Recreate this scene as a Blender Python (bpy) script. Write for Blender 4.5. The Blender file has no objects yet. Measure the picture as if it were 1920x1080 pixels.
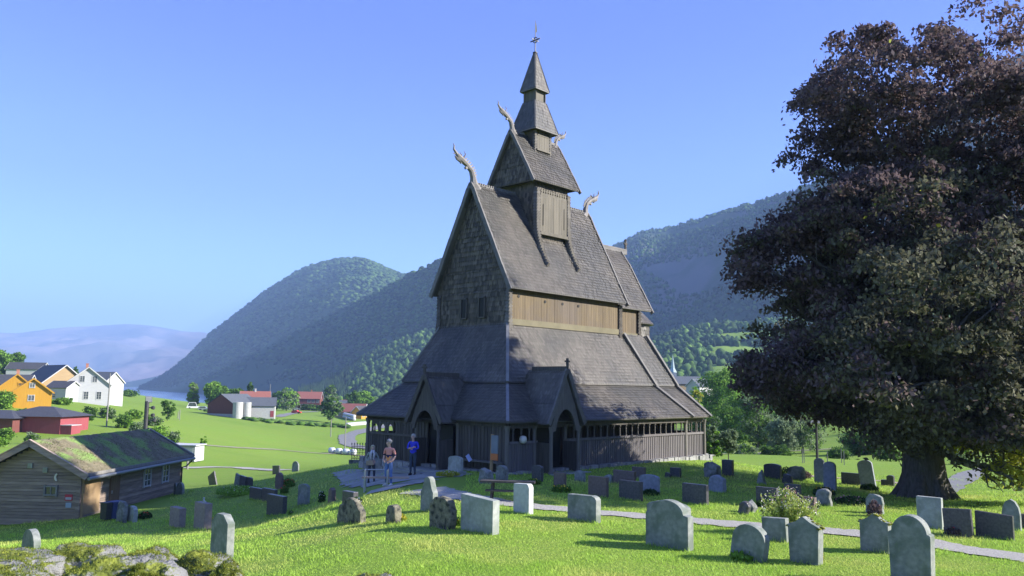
import bpy, bmesh, math, random
import numpy as np
from mathutils import Vector, Matrix
R_ = math.radians
random.seed(7); rng = np.random.default_rng(11)
scene = bpy.context.scene
COL = scene.collection

# ---------------------------------------------------------------- camera
FPX = 1526.0
PITCH = math.atan(188/FPX); ROLL = math.atan(.0143)
_X = np.array([1., 0, 0]); _F = np.array([0, math.cos(PITCH), math.sin(PITCH)]); _U0 = np.array([0, -math.sin(PITCH), math.cos(PITCH)])
_R = math.cos(ROLL)*_X + math.sin(ROLL)*_U0
_U = -math.sin(ROLL)*_X + math.cos(ROLL)*_U0
EYE = np.array([0, 0, 3.6])
cam = bpy.data.cameras.new('camera'); camo = bpy.data.objects.new('camera', cam); COL.objects.link(camo)
cam.sensor_width = 36; cam.lens = 36*FPX/1920; cam.clip_start = .1; cam.clip_end = 40000
camo.matrix_world = Matrix(((_R[0], _U[0], -_F[0], EYE[0]), (_R[1], _U[1], -_F[1], EYE[1]), (_R[2], _U[2], -_F[2], EYE[2]), (0, 0, 0, 1)))
scene.camera = camo

# ---------------------------------------------------------------- sky, sun, exposure
SUN_AZ, SUN_EL = 95.5, 27.0
w = bpy.data.worlds.new('World'); scene.world = w; w.use_nodes = True
nt = w.node_tree; bg = nt.nodes['Background']
sky = nt.nodes.new('ShaderNodeTexSky'); sky.sky_type = 'NISHITA'; sky.sun_disc = False
sky.sun_elevation = R_(SUN_EL); sky.sun_rotation = R_(SUN_AZ)
sky.altitude = 50; sky.air_density = 1.0; sky.dust_density = .1; sky.ozone_density = 8.0
bg.inputs[1].default_value = .10
tint = nt.nodes.new('ShaderNodeMix'); tint.data_type = 'RGBA'; tint.blend_type = 'MULTIPLY'; tint.inputs[0].default_value = 1; 
wtc = nt.nodes.new('ShaderNodeTexCoord'); wsx = nt.nodes.new('ShaderNodeSeparateXYZ'); nt.links.new(wtc.outputs['Generated'], wsx.inputs[0])
wrp = nt.nodes.new('ShaderNodeValToRGB'); wcr = wrp.color_ramp; wcr.interpolation = 'EASE'
while len(wcr.elements) < 5: wcr.elements.new(.5)
for e_, p_, c_ in zip(wcr.elements, (0, .10, .24, .42, .8), ((1.0, .92, 1.0), (1.0, .90, 1.0), (.78, .63, .96), (.65, .49, .90), (1.0, .78, 1.04))): e_.position = p_; e_.color = (*c_, 1)
nt.links.new(wsx.outputs[2], wrp.inputs[0]); nt.links.new(wrp.outputs[0], tint.inputs[7])
nt.links.new(sky.outputs[0], tint.inputs[6]); nt.links.new(tint.outputs[2], bg.inputs[0])
sl = bpy.data.lights.new('sun', 'SUN'); sl.energy = 5.0; sl.angle = R_(.53); sl.color = (1, .95, .86)
so = bpy.data.objects.new('sun', sl); COL.objects.link(so)
_s = Vector((math.cos(R_(SUN_EL))*math.sin(R_(SUN_AZ)), math.cos(R_(SUN_EL))*math.cos(R_(SUN_AZ)), math.sin(R_(SUN_EL))))
so.rotation_euler = _s.to_track_quat('Z', 'Y').to_euler(); so.location = (60, 0, 60)
scene.view_settings.view_transform = 'Standard'; scene.view_settings.look = 'None'
scene.view_settings.exposure = 1.7; scene.view_settings.gamma = 1
scene.cycles.max_bounces = 8; scene.cycles.diffuse_bounces = 5; scene.cycles.transparent_max_bounces = 8
scene.cycles.volume_bounces = 0

# ---------------------------------------------------------------- helpers
def ray(px, py):
    d = (px-960)/FPX*_R + (540-py)/FPX*_U + _F
    return d/d[1]
def at(px, py, Y):
    return Vector(EYE + ray(px, py)*Y)
def tag(o, label=None, cat=None, group=None, kind=None):
    if label: o['label'] = label
    if cat: o['category'] = cat
    if group: o['group'] = group
    if kind: o['kind'] = kind
    return o
def empty(name, label, cat, loc=(0, 0, 0), rz=0, group=None):
    o = bpy.data.objects.new(name, None); COL.objects.link(o)
    o.location = loc; o.rotation_euler = (0, 0, rz); o.empty_display_size = .3
    return tag(o, label, cat, group)
def copy_tree(o, parent=None):
    c = o.copy(); COL.objects.link(c); c.parent = parent
    for ch in list(o.children): copy_tree(ch, c)
    return c

class MB:
    """collects faces, links them as ONE mesh object"""
    def __init__(s): s.v = []; s.f = []; s.m = []
    def add(s, vs, fs, m=0):
        b = len(s.v); s.v += [tuple(q) for q in vs]
        s.f += [[b+i for i in f] for f in fs]; s.m += [m]*len(fs)
    def poly(s, vs, m=0): s.add(vs, [list(range(len(vs)))], m)
    def box(s, c, d, rot=None, m=0):
        hx, hy, hz = d[0]/2, d[1]/2, d[2]/2
        vs = [Vector((x*hx, y*hy, z*hz)) for x in (-1, 1) for y in (-1, 1) for z in (-1, 1)]
        if rot is not None: vs = [rot @ q for q in vs]
        c = Vector(c)
        s.add([q+c for q in vs], [[0, 1, 3, 2], [4, 6, 7, 5], [0, 4, 5, 1], [2, 3, 7, 6], [0, 2, 6, 4], [1, 5, 7, 3]], m)
    def beam(s, p, q, wd, hg, up=(0, 0, 1), m=0):
        p, q = Vector(p), Vector(q); d = (q-p); L = d.length
        if L < 1e-6: return
        d /= L; up = Vector(up); sd = d.cross(up)
        if sd.length < 1e-4: sd = d.cross(Vector((1, 0, 0)))
        sd.normalize(); u = sd.cross(d)
        rot = Matrix((sd, d, u)).transposed()
        s.box((p+q)/2, (wd, L, hg), rot, m)
    def tube(s, pts, rad, n=8, m=0, cap=True, sq=1.0):
        pts = [Vector(p) for p in pts]
        if not hasattr(rad, '__len__'): rad = [rad]*len(pts)
        b = len(s.v); prev = None
        for i, p in enumerate(pts):
            d = (pts[min(i+1, len(pts)-1)] - pts[max(i-1, 0)]).normalized()
            ref = prev if prev is not None else (Vector((1, 0, 0)) if abs(d.x) < .9 else Vector((0, 1, 0)))
            x = (ref - d*ref.dot(d)).normalized(); y = d.cross(x); prev = x
            for k in range(n):
                a = 2*math.pi*k/n
                s.v.append(tuple(p + (x*math.cos(a) + y*math.sin(a)*sq)*rad[i]))
        for i in range(len(pts)-1):
            for k in range(n):
                k2 = (k+1) % n
                s.f.append([b+i*n+k, b+i*n+k2, b+(i+1)*n+k2, b+(i+1)*n+k]); s.m.append(m)
        if cap:
            s.f.append([b+k for k in range(n)][::-1]); s.m.append(m)
            e = b+(len(pts)-1)*n
            s.f.append([e+k for k in range(n)]); s.m.append(m)
    def extrude(s, poly, O, U, V, T, m=0):
        """2-D polygon in plane (U,V) at O, extruded by vector T"""
        O, U, V, T = Vector(O), Vector(U), Vector(V), Vector(T); n = len(poly)
        a = [O+U*x+V*y for x, y in poly]
        if U.cross(V).dot(T) > 0: a = a[::-1]
        s.add(a + [q+T for q in a], [list(range(n)), list(range(2*n-1, n-1, -1))] + [[i, n+i, n+(i+1) % n, (i+1) % n] for i in range(n)], m)
    def lathe(s, c, prof, n=12, m=0):
        c = Vector(c); b = len(s.v)
        for r, z in prof:
            for k in range(n):
                a = 2*math.pi*k/n; s.v.append((c.x+r*math.cos(a), c.y+r*math.sin(a), c.z+z))
        for i in range(len(prof)-1):
            for k in range(n):
                k2 = (k+1) % n
                s.f.append([b+i*n+k, b+i*n+k2, b+(i+1)*n+k2, b+(i+1)*n+k]); s.m.append(m)
        s.f.append([b+k for k in range(n)][::-1]); s.m.append(m)
        e = b+(len(prof)-1)*n; s.f.append([e+k for k in range(n)]); s.m.append(m)
    def build(s, name, mats, parent=None, loc=None, rz=0, smooth=False):
        me = bpy.data.meshes.new(name); me.from_pydata(s.v, [], s.f)
        if not isinstance(mats, (list, tuple)): mats = [mats]
        for x in mats: me.materials.append(x)
        if len(mats) > 1: me.polygons.foreach_set('material_index', s.m)
        if smooth: me.polygons.foreach_set('use_smooth', [True]*len(s.f))
        me.update()
        o = bpy.data.objects.new(name, me); COL.objects.link(o)
        if parent is not None: o.parent = parent
        if loc is not None: o.location = loc
        o.rotation_euler = (0, 0, rz)
        return o
def np_mesh(name, verts, faces, mats, midx=None, smooth=False, parent=None, loc=None):
    """verts (n,3), faces (m,k) all of one size"""
    me = bpy.data.meshes.new(name); k = faces.shape[1]; m = len(faces)
    me.vertices.add(len(verts)); me.vertices.foreach_set('co', np.ascontiguousarray(verts, dtype=np.float32).ravel())
    me.loops.add(m*k); me.loops.foreach_set('vertex_index', np.ascontiguousarray(faces, dtype=np.int32).ravel())
    me.polygons.add(m); me.polygons.foreach_set('loop_start', np.arange(0, m*k, k, dtype=np.int32)); me.polygons.foreach_set('loop_total', np.full(m, k, dtype=np.int32))
    if not isinstance(mats, (list, tuple)): mats = [mats]
    for x in mats: me.materials.append(x)
    if midx is not None: me.polygons.foreach_set('material_index', np.ascontiguousarray(midx, dtype=np.int32))
    if smooth: me.polygons.foreach_set('use_smooth', np.ones(m, dtype=bool))
    me.update(calc_edges=True); me.validate()
    o = bpy.data.objects.new(name, me); COL.objects.link(o)
    if parent is not None: o.parent = parent
    if loc is not None: o.location = loc
    return o
def _hash(i, j, s):
    h = (i.astype(np.int64)*374761393 + j.astype(np.int64)*668265263 + s*1442695) & 0x7fffffff
    h = ((h ^ (h >> 13))*1274126177) & 0x7fffffff
    return ((h ^ (h >> 16)) & 0xffff)/65535.0
def vnoise(x, y, s=0):
    x = np.asarray(x, float); y = np.asarray(y, float)
    i = np.floor(x).astype(int); j = np.floor(y).astype(int); fx = x-i; fy = y-j
    fx = fx*fx*(3-2*fx); fy = fy*fy*(3-2*fy)
    return (_hash(i, j, s)*(1-fx)+_hash(i+1, j, s)*fx)*(1-fy) + (_hash(i, j+1, s)*(1-fx)+_hash(i+1, j+1, s)*fx)*fy
def fbm(x, y, s=0, o=4):
    t = 0; a = .5
    for k in range(o): t = t + a*(vnoise(x*2**k, y*2**k, s+k*17)-.5); a *= .5
    return t

# ---------------------------------------------------------------- materials
def mat(name, c1, c2=None, scale=4.0, rough=.8, bump=0, bscale=None, island=0.0, spec=.3, detail=6, stretch=None, transl=0, metal=0, c3=None, c3scale=.6, coat=0):
    """c1/c2 mixed by noise; island = per-piece brightness spread; c3 = large patches"""
    m = bpy.data.materials.new(name); m.use_nodes = True; t = m.node_tree; N = t.nodes; L = t.links
    b = N['Principled BSDF']; b.inputs['Roughness'].default_value = rough
    b.inputs['Specular IOR Level'].default_value = spec; b.inputs['Metallic'].default_value = metal
    tc = N.new('ShaderNodeTexCoord'); vec = tc.outputs['Object']
    if stretch:
        mp = N.new('ShaderNodeMapping'); mp.inputs['Scale'].default_value = stretch; L.new(vec, mp.inputs[0]); vec = mp.outputs[0]
    nz = N.new('ShaderNodeTexNoise'); nz.inputs['Scale'].default_value = scale; nz.inputs['Detail'].default_value = detail; L.new(vec, nz.inputs['Vector'])
    rp = N.new('ShaderNodeValToRGB'); rp.color_ramp.elements[0].position = .32; rp.color_ramp.elements[1].position = .68
    rp.color_ramp.elements[0].color = (*c1, 1); rp.color_ramp.elements[1].color = (*(c2 or c1), 1)
    L.new(nz.outputs[0], rp.inputs[0]); col = rp.outputs[0]
    if c3:
        n3 = N.new('ShaderNodeTexNoise'); n3.inputs['Scale'].default_value = c3scale; n3.inputs['Detail'].default_value = 5; L.new(tc.outputs['Object'], n3.inputs['Vector'])
        r3 = N.new('ShaderNodeValToRGB'); r3.color_ramp.elements[0].position = .48; r3.color_ramp.elements[1].position = .62; L.new(n3.outputs[0], r3.inputs[0])
        mx = N.new('ShaderNodeMix'); mx.data_type = 'RGBA'; L.new(r3.outputs[0], mx.inputs[0]); L.new(col, mx.inputs[6]); mx.inputs[7].default_value = (*c3, 1); col = mx.outputs[2]
    if island:
        g = N.new('ShaderNodeNewGeometry'); mr = N.new('ShaderNodeMapRange'); mr.inputs[3].default_value = 1-island; mr.inputs[4].default_value = 1+island
        L.new(g.outputs['Random Per Island'], mr.inputs[0])
        hs = N.new('ShaderNodeHueSaturation'); L.new(mr.outputs[0], hs.inputs['Value']); L.new(col, hs.inputs['Color']); col = hs.outputs[0]
    L.new(col, b.inputs['Base Color'])
    if bump:
        nb = N.new('ShaderNodeTexNoise'); nb.inputs['Scale'].default_value = bscale or scale*3; nb.inputs['Detail'].default_value = 5; L.new(vec, nb.inputs['Vector'])
        bp = N.new('ShaderNodeBump'); bp.inputs['Strength'].default_value = bump; bp.inputs['Distance'].default_value = .05; L.new(nb.outputs[0], bp.inputs['Height']); L.new(bp.outputs[0], b.inputs['Normal'])
    if transl:
        tr = N.new('ShaderNodeBsdfTranslucent'); L.new(col, tr.inputs[0]); ms = N.new('ShaderNodeMixShader'); ms.inputs[0].default_value = transl
        L.new(b.outputs[0], ms.inputs[1]); L.new(tr.outputs[0], ms.inputs[2]); L.new(ms.outputs[0], N['Material Output'].inputs[0])
    return m
M = {}
M['shingle'] = mat('tarred_shingle', (0.099, 0.089, 0.075), (0.138, 0.126, 0.106), 1.2, .5, .2, 30, island=.24, spec=.45, c3=(0.084, 0.081, 0.072), c3scale=.35)
M['shingle_dark'] = mat('dark_shingle', (0.076, 0.066, 0.053), (0.119, 0.099, 0.072), 1.5, .7, .2, 30, island=.5, spec=.4)
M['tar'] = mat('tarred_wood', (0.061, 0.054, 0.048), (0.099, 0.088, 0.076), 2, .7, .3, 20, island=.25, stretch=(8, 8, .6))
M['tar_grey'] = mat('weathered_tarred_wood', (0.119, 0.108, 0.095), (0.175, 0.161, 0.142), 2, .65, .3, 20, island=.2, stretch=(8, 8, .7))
M['hip'] = mat('grey_hip_board', (0.162, 0.162, 0.170), (0.221, 0.221, 0.230), 3, .5, .2, 20, island=.1)
M['barge'] = mat('grey_bargeboard', (0.115, 0.108, 0.101), (0.162, 0.153, 0.143), 3, .6, .2, 20)
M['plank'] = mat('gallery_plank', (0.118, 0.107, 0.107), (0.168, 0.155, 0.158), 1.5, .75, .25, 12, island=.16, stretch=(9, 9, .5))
M['honey'] = mat('honey_plank', (.105, .075, .040), (.150, .112, .062), 1.2, .65, .2, 12, island=.12, stretch=(8, 8, .6), c3=(.11, .085, .062), c3scale=.5)
M['honey_sill'] = mat('pale_sill_board', (.125, .11, .062), (.165, .145, .085), 1.5, .6, .1, 12)
M['panel'] = mat('turret_panel_wood', (0.091, 0.081, 0.060), (0.130, 0.114, 0.086), 1.2, .65, .2, 12, island=.12, stretch=(6, 6, .6))
M['carved'] = mat('carved_grey_wood', (0.156, 0.143, 0.130), (0.247, 0.227, 0.208), 6, .6, .3, 20)
M['black'] = mat('dark_opening', (.012, .012, .013), rough=.6)
M['iron'] = mat('black_iron', (.03, .03, .033), (.05, .05, .055), 8, .5, spec=.5)
M['gilt'] = mat('gilded_metal', (.6, .5, .25), rough=.35, metal=.8)
M['rock'] = mat('foundation_stone', (.20, .20, .195), (.32, .315, .31), 5, .85, .5, 14, island=.2)
M['white'] = mat('white_paint', (.42, .42, .42), (.48, .48, .48), 2, .6, .05)
M['white_brd'] = mat('white_weatherboard', (.38, .38, .39), (.45, .45, .46), 2, .6, .2, 10, stretch=(.3, .3, 9))
M['glass'] = mat('window_glass', (.03, .04, .05), (.06, .07, .08), 1, .08, spec=.9)
M['ochre'] = mat('ochre_paint', (.42, .21, .02), (.48, .26, .03), 1.5, .65, .15, 8, stretch=(6, 6, .3))
M['tan'] = mat('tan_paint', (.32, .22, .11), (.38, .27, .14), 1.5, .65, .1, 8, stretch=(.3, .3, 6))
M['redwall'] = mat('red_paint', (.24, .055, .065), (.29, .07, .08), 1.5, .65, .1, 8, stretch=(5, 5, .3))
M['barnred'] = mat('barn_red', (.13, .045, .04), (.17, .06, .05), 1.5, .7, .1, 8, stretch=(5, 5, .3))
M['roofdark'] = mat('dark_roof_tile', (.05, .05, .055), (.075, .075, .08), 3, .6, .3, 6)
M['roofgrey'] = mat('slate_roof', (.075, .085, .095), (.11, .12, .13), 3, .6, .3, 6)
M['roofred'] = mat('red_roof_tile', (.22, .085, .065), (.28, .11, .085), 3, .65, .3, 6)
M['brick'] = mat('brick', (.33, .13, .09), (.42, .2, .14), 6, .8, .3)
M['conc'] = mat('pale_concrete', (.38, .38, .36), (.46, .46, .44), 2, .8, .1)
M['log'] = mat('brown_stained_log', (0.225, 0.174, 0.143), (0.360, 0.277, 0.217), 2, .7, .3, 10, island=.22, stretch=(.6, .6, 6))
M['logpale'] = mat('pale_wood_sun_patch', (.30, .20, .105), (.36, .25, .14), 2, .7)  # sign post wood, and the sunlight painted on the cabin corner
M['gutter'] = mat('grey_metal', (.25, .27, .28), rough=.4, metal=.4)
M['sod'] = mat('roof_sod', (0.128, 0.112, 0.068), (0.210, 0.180, 0.112), 2.5, .95, .8, 12, c3=(0.195, 0.300, 0.075), c3scale=.7)
M['gravel'] = mat('gravel', (.26, .245, .215), (.46, .44, .40), 22, .9, .6, 50, detail=3)
M['asphalt'] = mat('asphalt', (.15, .15, .15), (.21, .21, .21), 3, .9, .2)
M['flag'] = mat('flagstone', (.21, .215, .20), (.30, .305, .29), 1.2, .85, .4, 8)
M['track'] = mat('dry_track', (.22, .21, .14), (.28, .26, .18), .5, .9)
M['bark'] = mat('bark', (0.079, 0.074, 0.062), (0.135, 0.124, 0.112), 5, .9, .8, 14, stretch=(3, 3, .7))
M['steel'] = mat('galvanised_steel', (.40, .42, .43), rough=.45, metal=.6)
M['bale'] = mat('white_plastic_wrap', (.52, .53, .55), (.58, .59, .60), 2, .35, .2, 4)
M['pole'] = mat('grey_pole_wood', (.20, .19, .175), (.26, .25, .23), 2, .8, stretch=(6, 6, .5))
def leafmat(name, c1, c2, isl=.35, tr=.35): return mat(name, c1, c2, .35, .7, island=isl, transl=tr, detail=3, spec=.15)
M['lf_green'] = leafmat('green_foliage', (.075, .16, .025), (.13, .24, .035))
M['lf_bright'] = leafmat('bright_green_foliage', (.15, .30, .04), (.24, .40, .06))
M['lf_dark'] = leafmat('dark_green_foliage', (.03, .07, .02), (.055, .11, .03))
M['lf_grey'] = leafmat('grey_green_foliage', (.15, .21, .11), (.24, .30, .17))
M['lf_purple'] = leafmat('copper_leaf', (.105, .078, .086), (.165, .118, .112), .5, .4)
M['lf_olive'] = leafmat('olive_copper_leaf', (.105, .108, .070), (.155, .148, .090), .45, .35)
M['lf_lime'] = leafmat('yellow_green_leaf', (0.297, 0.338, 0.041), (0.459, 0.459, 0.068), .4, .5)
M['grassblade'] = mat('grass_blade', (0.310, 0.497, 0.062), (0.448, 0.637, 0.099), .5, .6, island=.35, transl=.4, detail=4, c3=(0.547, 0.602, 0.150), c3scale=.35)
M['fl_red'] = mat('red_petal', (.6, .03, .03), (.7, .06, .05), 3, .5, transl=.2)
M['fl_white'] = mat('white_petal', (.75, .73, .70), (.8, .72, .70), 3, .5, transl=.2)
M['fl_yellow'] = mat('yellow_petal', (.75, .5, .03), (.8, .6, .05), 3, .5, transl=.2)
M['fl_pink'] = mat('pink_petal', (.65, .25, .28), (.7, .4, .38), 3, .5, transl=.2)
# ---------------------------------------------------------------- terrain
def XY(px, Y): return ((px-960)/FPX*Y, Y)
CT = []   # control points x, y, z
def cp(px, Y, z): x, y = XY(px, Y); CT.append((x, y, z))
for x, y, z in ((0, 2.2, 1.95), (-2, 2.0, 2.0), (2, 2.0, 1.95), (-3.4, 5, 1.6), (0, 5, 1.45), (3.4, 5, 1.45), (0, 8, .55), (-5, 8.5, .35), (5, 8.5, .55), (-7, 12, -.1), (0, 12, .03), (7, 12, .1)):
    CT.append((x, y, z))
for q in ((960, 15.6, 0), (1712, 15.5, 0), (1895, 20, 0), (415, 21, -.78), (57, 24, -1.3), (690, 20, -.12), (378, 29.5, -1.65), (518, 34, -1.85), (250, 32, -2.1), (700, 26, -.3),
          (150, 38.6, -2.7), (-60, 40, -3.2), (335, 48.5, -2.75), (250, 58, -3.8), (430, 50, -2.55), (535, 58, -2.75), (728, 30, -.08), (600, 45, -1.15), (675, 45, -.8), (960, 22, 0), (960, 30, -.02), (940, 36, 0), (830, 40, -.1), (1100, 40, -.12), (1260, 26, -.05), (1325, 47, -.28),
          (1100, 60, -.6), (800, 60, -1.2), (1545, 33, -.3), (1700, 24, 0), (1528, 45, -1.0), (1720, 33.5, -.55), (1870, 33, -.5), (1363, 60, -1.5), (1450, 80, -2.4), (1820, 55, -1.6), (2100, 40, -.6), (2100, 20, .1),
          (365, 105, -6.2), (650, 100, -6.0), (500, 150, -8.7), (650, 180, -11), (660, 220, -9.6), (465, 268, -7.5), (680, 300, -9.4), (580, 450, -9.6), (300, 300, -3.9), (240, 400, -2.2), (165, 210, -1.7), (70, 170, -1.6), (110, 135, -5.0), (-60, 135, -4), (0, 350, 8), (-200, 300, 14), (-400, 150, 6), (-400, 60, 0), (-300, 25, -1.5), (40, 500, 12), (240, 560, -6),
          (300, 110, -5.4), (250, 150, -4.6),
          (1590, 200, -2), (1570, 100, -4.3), (1400, 160, -6), (1400, 300, -6), (1300, 240, -7), (1000, 200, -8), (1000, 450, -10), (1400, 550, 2), (1800, 200, 8), (1800, 500, 40), (2300, 100, 4), (2300, 250, 40), (1000, 900, -12), (700, 700, -12), (800, 1300, -14), (1400, 900, 30), (1900, 900, 120),
          (420, 700, -14), (300, 800, -18), (200, 800, -16), (-100, 700, 20), (-400, 700, 90)):
    cp(*q)
CT = np.array(CT)
def _st(x, y):
    r = np.maximum(np.hypot(x, y), 1.9); a = np.degrees(np.arctan2(x, y))
    a = np.where(np.abs(a) > 50, np.sign(a)*50*(180-np.abs(a))/130, a)
    return np.stack([np.radians(a)*1.6, np.log(r)], -1)
_S = _st(CT[:, 0], CT[:, 1])
def _phi(d2): return np.where(d2 > 1e-12, d2*np.log(np.maximum(d2, 1e-12)), 0)
_n = len(_S); _K = _phi(((_S[:, None]-_S[None])**2).sum(-1)) + np.eye(_n)*.004
_P = np.concatenate([np.ones((_n, 1)), _S], 1)
_sol = np.linalg.solve(np.block([[_K, _P], [_P.T, np.zeros((3, 3))]]), np.concatenate([CT[:, 2], np.zeros(3)]))
def terr_raw(x, y):
    s = _st(x, y); sh = s.shape[:-1]; s = s.reshape(-1, 2); z = np.empty(len(s))
    for i in range(0, len(s), 20000):
        q = s[i:i+20000]
        z[i:i+20000] = _phi(((q[:, None]-_S[None])**2).sum(-1)) @ _sol[:_n] + _sol[_n] + q @ _sol[_n+1:]
    z = z.reshape(sh); r = np.hypot(x, y)
    a = np.degrees(np.arctan2(x, y))
    # the fjord basin: the bed sinks under the water to the left, far out
    fj = np.clip((r-620)/700, 0, 1)*np.clip((-13.5-a)/2.0, 0, 1)
    z = z*(1-fj) + (-60)*fj
    far = np.clip((r-1000)/900, 0, 1); z = z*(1-far) + np.where(a < -13.5, -60, -16)*far
    z = z + fbm(x*.12, y*.12, 3, 3)*.12*np.clip((r-9)/10, 0, 1) + fbm(x*.02, y*.02, 5, 3)*1.2*np.clip((r-80)/100, 0, 1)
    return z
AZG = np.radians(np.concatenate([np.arange(-180, -44, 3.), np.arange(-44, 44, .25), np.arange(44, 180.1, 3.)]))
LRG = np.linspace(math.log(1.0), math.log(11000), 300)
_A, _L = np.meshgrid(AZG, LRG, indexing='ij'); _RR = np.exp(_L)
ZG = terr_raw(_RR*np.sin(_A), _RR*np.cos(_A))
def gzv(x, y):
    x = np.asarray(x, float); y = np.asarray(y, float)
    a = np.arctan2(x, y); l = np.log(np.maximum(np.hypot(x, y), 1.001))
    i = np.clip(np.searchsorted(AZG, a)-1, 0, len(AZG)-2); fa = (a-AZG[i])/(AZG[i+1]-AZG[i])
    j = np.clip(((l-LRG[0])/(LRG[1]-LRG[0])).astype(int), 0, len(LRG)-2); fl = (l-LRG[j])/(LRG[1]-LRG[0])
    return (ZG[i, j]*(1-fa)+ZG[i+1, j]*fa)*(1-fl)+(ZG[i, j+1]*(1-fa)+ZG[i+1, j+1]*fa)*fl
def gz(x, y): return float(gzv(x, y))
def onground(px, py, y0=8.0):
    """where the view line through a pixel of the photograph meets the ground"""
    d = ray(px, py); Y = y0
    while Y < 4000:
        P = EYE + d*Y
        if P[2] < gz(P[0], P[1]): break
        Y *= 1.01
    lo, hi = Y/1.01, Y
    for _ in range(20):
        m = (lo+hi)/2; P = EYE+d*m
        if P[2] < gz(P[0], P[1]): hi = m
        else: lo = m
    P = EYE+d*hi
    return Vector((P[0], P[1], gz(P[0], P[1])))
def ground_at(px, Y): x, y = XY(px, Y); return Vector((x, y, gz(x, y)))

# grass ground
def ground_material():
    m = bpy.data.materials.new('grass_ground'); m.use_nodes = True; t = m.node_tree; N = t.nodes; L = t.links
    b = N['Principled BSDF']; b.inputs['Roughness'].default_value = .85; b.inputs['Specular IOR Level'].default_value = .15
    tc = N.new('ShaderNodeTexCoord')
    def noise(sc, det=5):
        n = N.new('ShaderNodeTexNoise'); n.inputs['Scale'].default_value = sc; n.inputs['Detail'].default_value = det; L.new(tc.outputs['Object'], n.inputs['Vector']); return n.outputs[0]
    def ramp(src, c, p):
        r = N.new('ShaderNodeValToRGB')
        while len(r.color_ramp.elements) < len(c): r.color_ramp.elements.new(.5)
        for e, cc, pp in zip(r.color_ramp.elements, c, p): e.position = pp; e.color = (*cc, 1)
        L.new(src, r.inputs[0]); return r.outputs[0]
    def mix(f, a, bb, fac=None):
        x = N.new('ShaderNodeMix'); x.data_type = 'RGBA'
        if f is None: x.inputs[0].default_value = fac
        else: L.new(f, x.inputs[0])
        L.new(a, x.inputs[6]); L.new(bb, x.inputs[7]); return x.outputs[2]
    fine = ramp(noise(9, 8), [(.13, .215, .024), (.20, .305, .04)], [.3, .7])
    field = ramp(noise(.035, 6), [(.135, .235, .026), (.185, .275, .034), (.15, .28, .03)], [.35, .5, .68])
    patch = ramp(noise(.25, 5), [(0, 0, 0), (1, 1, 1)], [.42, .62])
    c = mix(None, fine, field, .5)
    worn = ramp(noise(3, 6), [(.23, .27, .06), (.15, .25, .03)], [.4, .6])
    pm = N.new('ShaderNodeMath'); pm.operation = 'MULTIPLY'; pm.inputs[1].default_value = .55; L.new(patch, pm.inputs[0])
    c = mix(pm.outputs[0], c, worn)
    L.new(c, b.inputs['Base Color'])
    bp = N.new('ShaderNodeBump'); bp.inputs['Strength'].default_value = .7; bp.inputs['Distance'].default_value = .08
    L.new(noise(14, 8), bp.inputs['Height']); L.new(bp.outputs[0], b.inputs['Normal'])
    return m
M['ground'] = ground_material()
nA, nL = ZG.shape
V = np.stack([_RR*np.sin(_A), _RR*np.cos(_A), ZG], -1).reshape(-1, 3)
ii, jj = np.meshgrid(np.arange(nA-1), np.arange(nL-1), indexing='ij'); q = (ii*nL+jj).ravel()
Fq = np.stack([q, q+1, q+nL+1, q+nL], 1)
g = np_mesh('ground', np.concatenate([V, [[0, 0, float(ZG[:, 0].mean())]]]), Fq, M['ground'], smooth=True)
tag(g, kind='structure')
# close the small hole under the viewer
mb = MB(); mb.poly([(1.05*math.sin(a), 1.05*math.cos(a), gz(1.05*math.sin(a), 1.05*math.cos(a))) for a in np.linspace(0, 2*math.pi, 40)[:-1]][::-1])
tag(mb.build('ground', M['ground']), kind='structure')
# fjord
wm = mat('fjord_water', (.06, .11, .17), (.08, .14, .20), .01, .22, .15, .3, spec=.5)
mb = MB(); mb.poly([(-9000, 700, -24), (1500, 700, -24), (1500, 12000, -24), (-9000, 12000, -24)])
tag(mb.build('water', wm), kind='structure')

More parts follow.
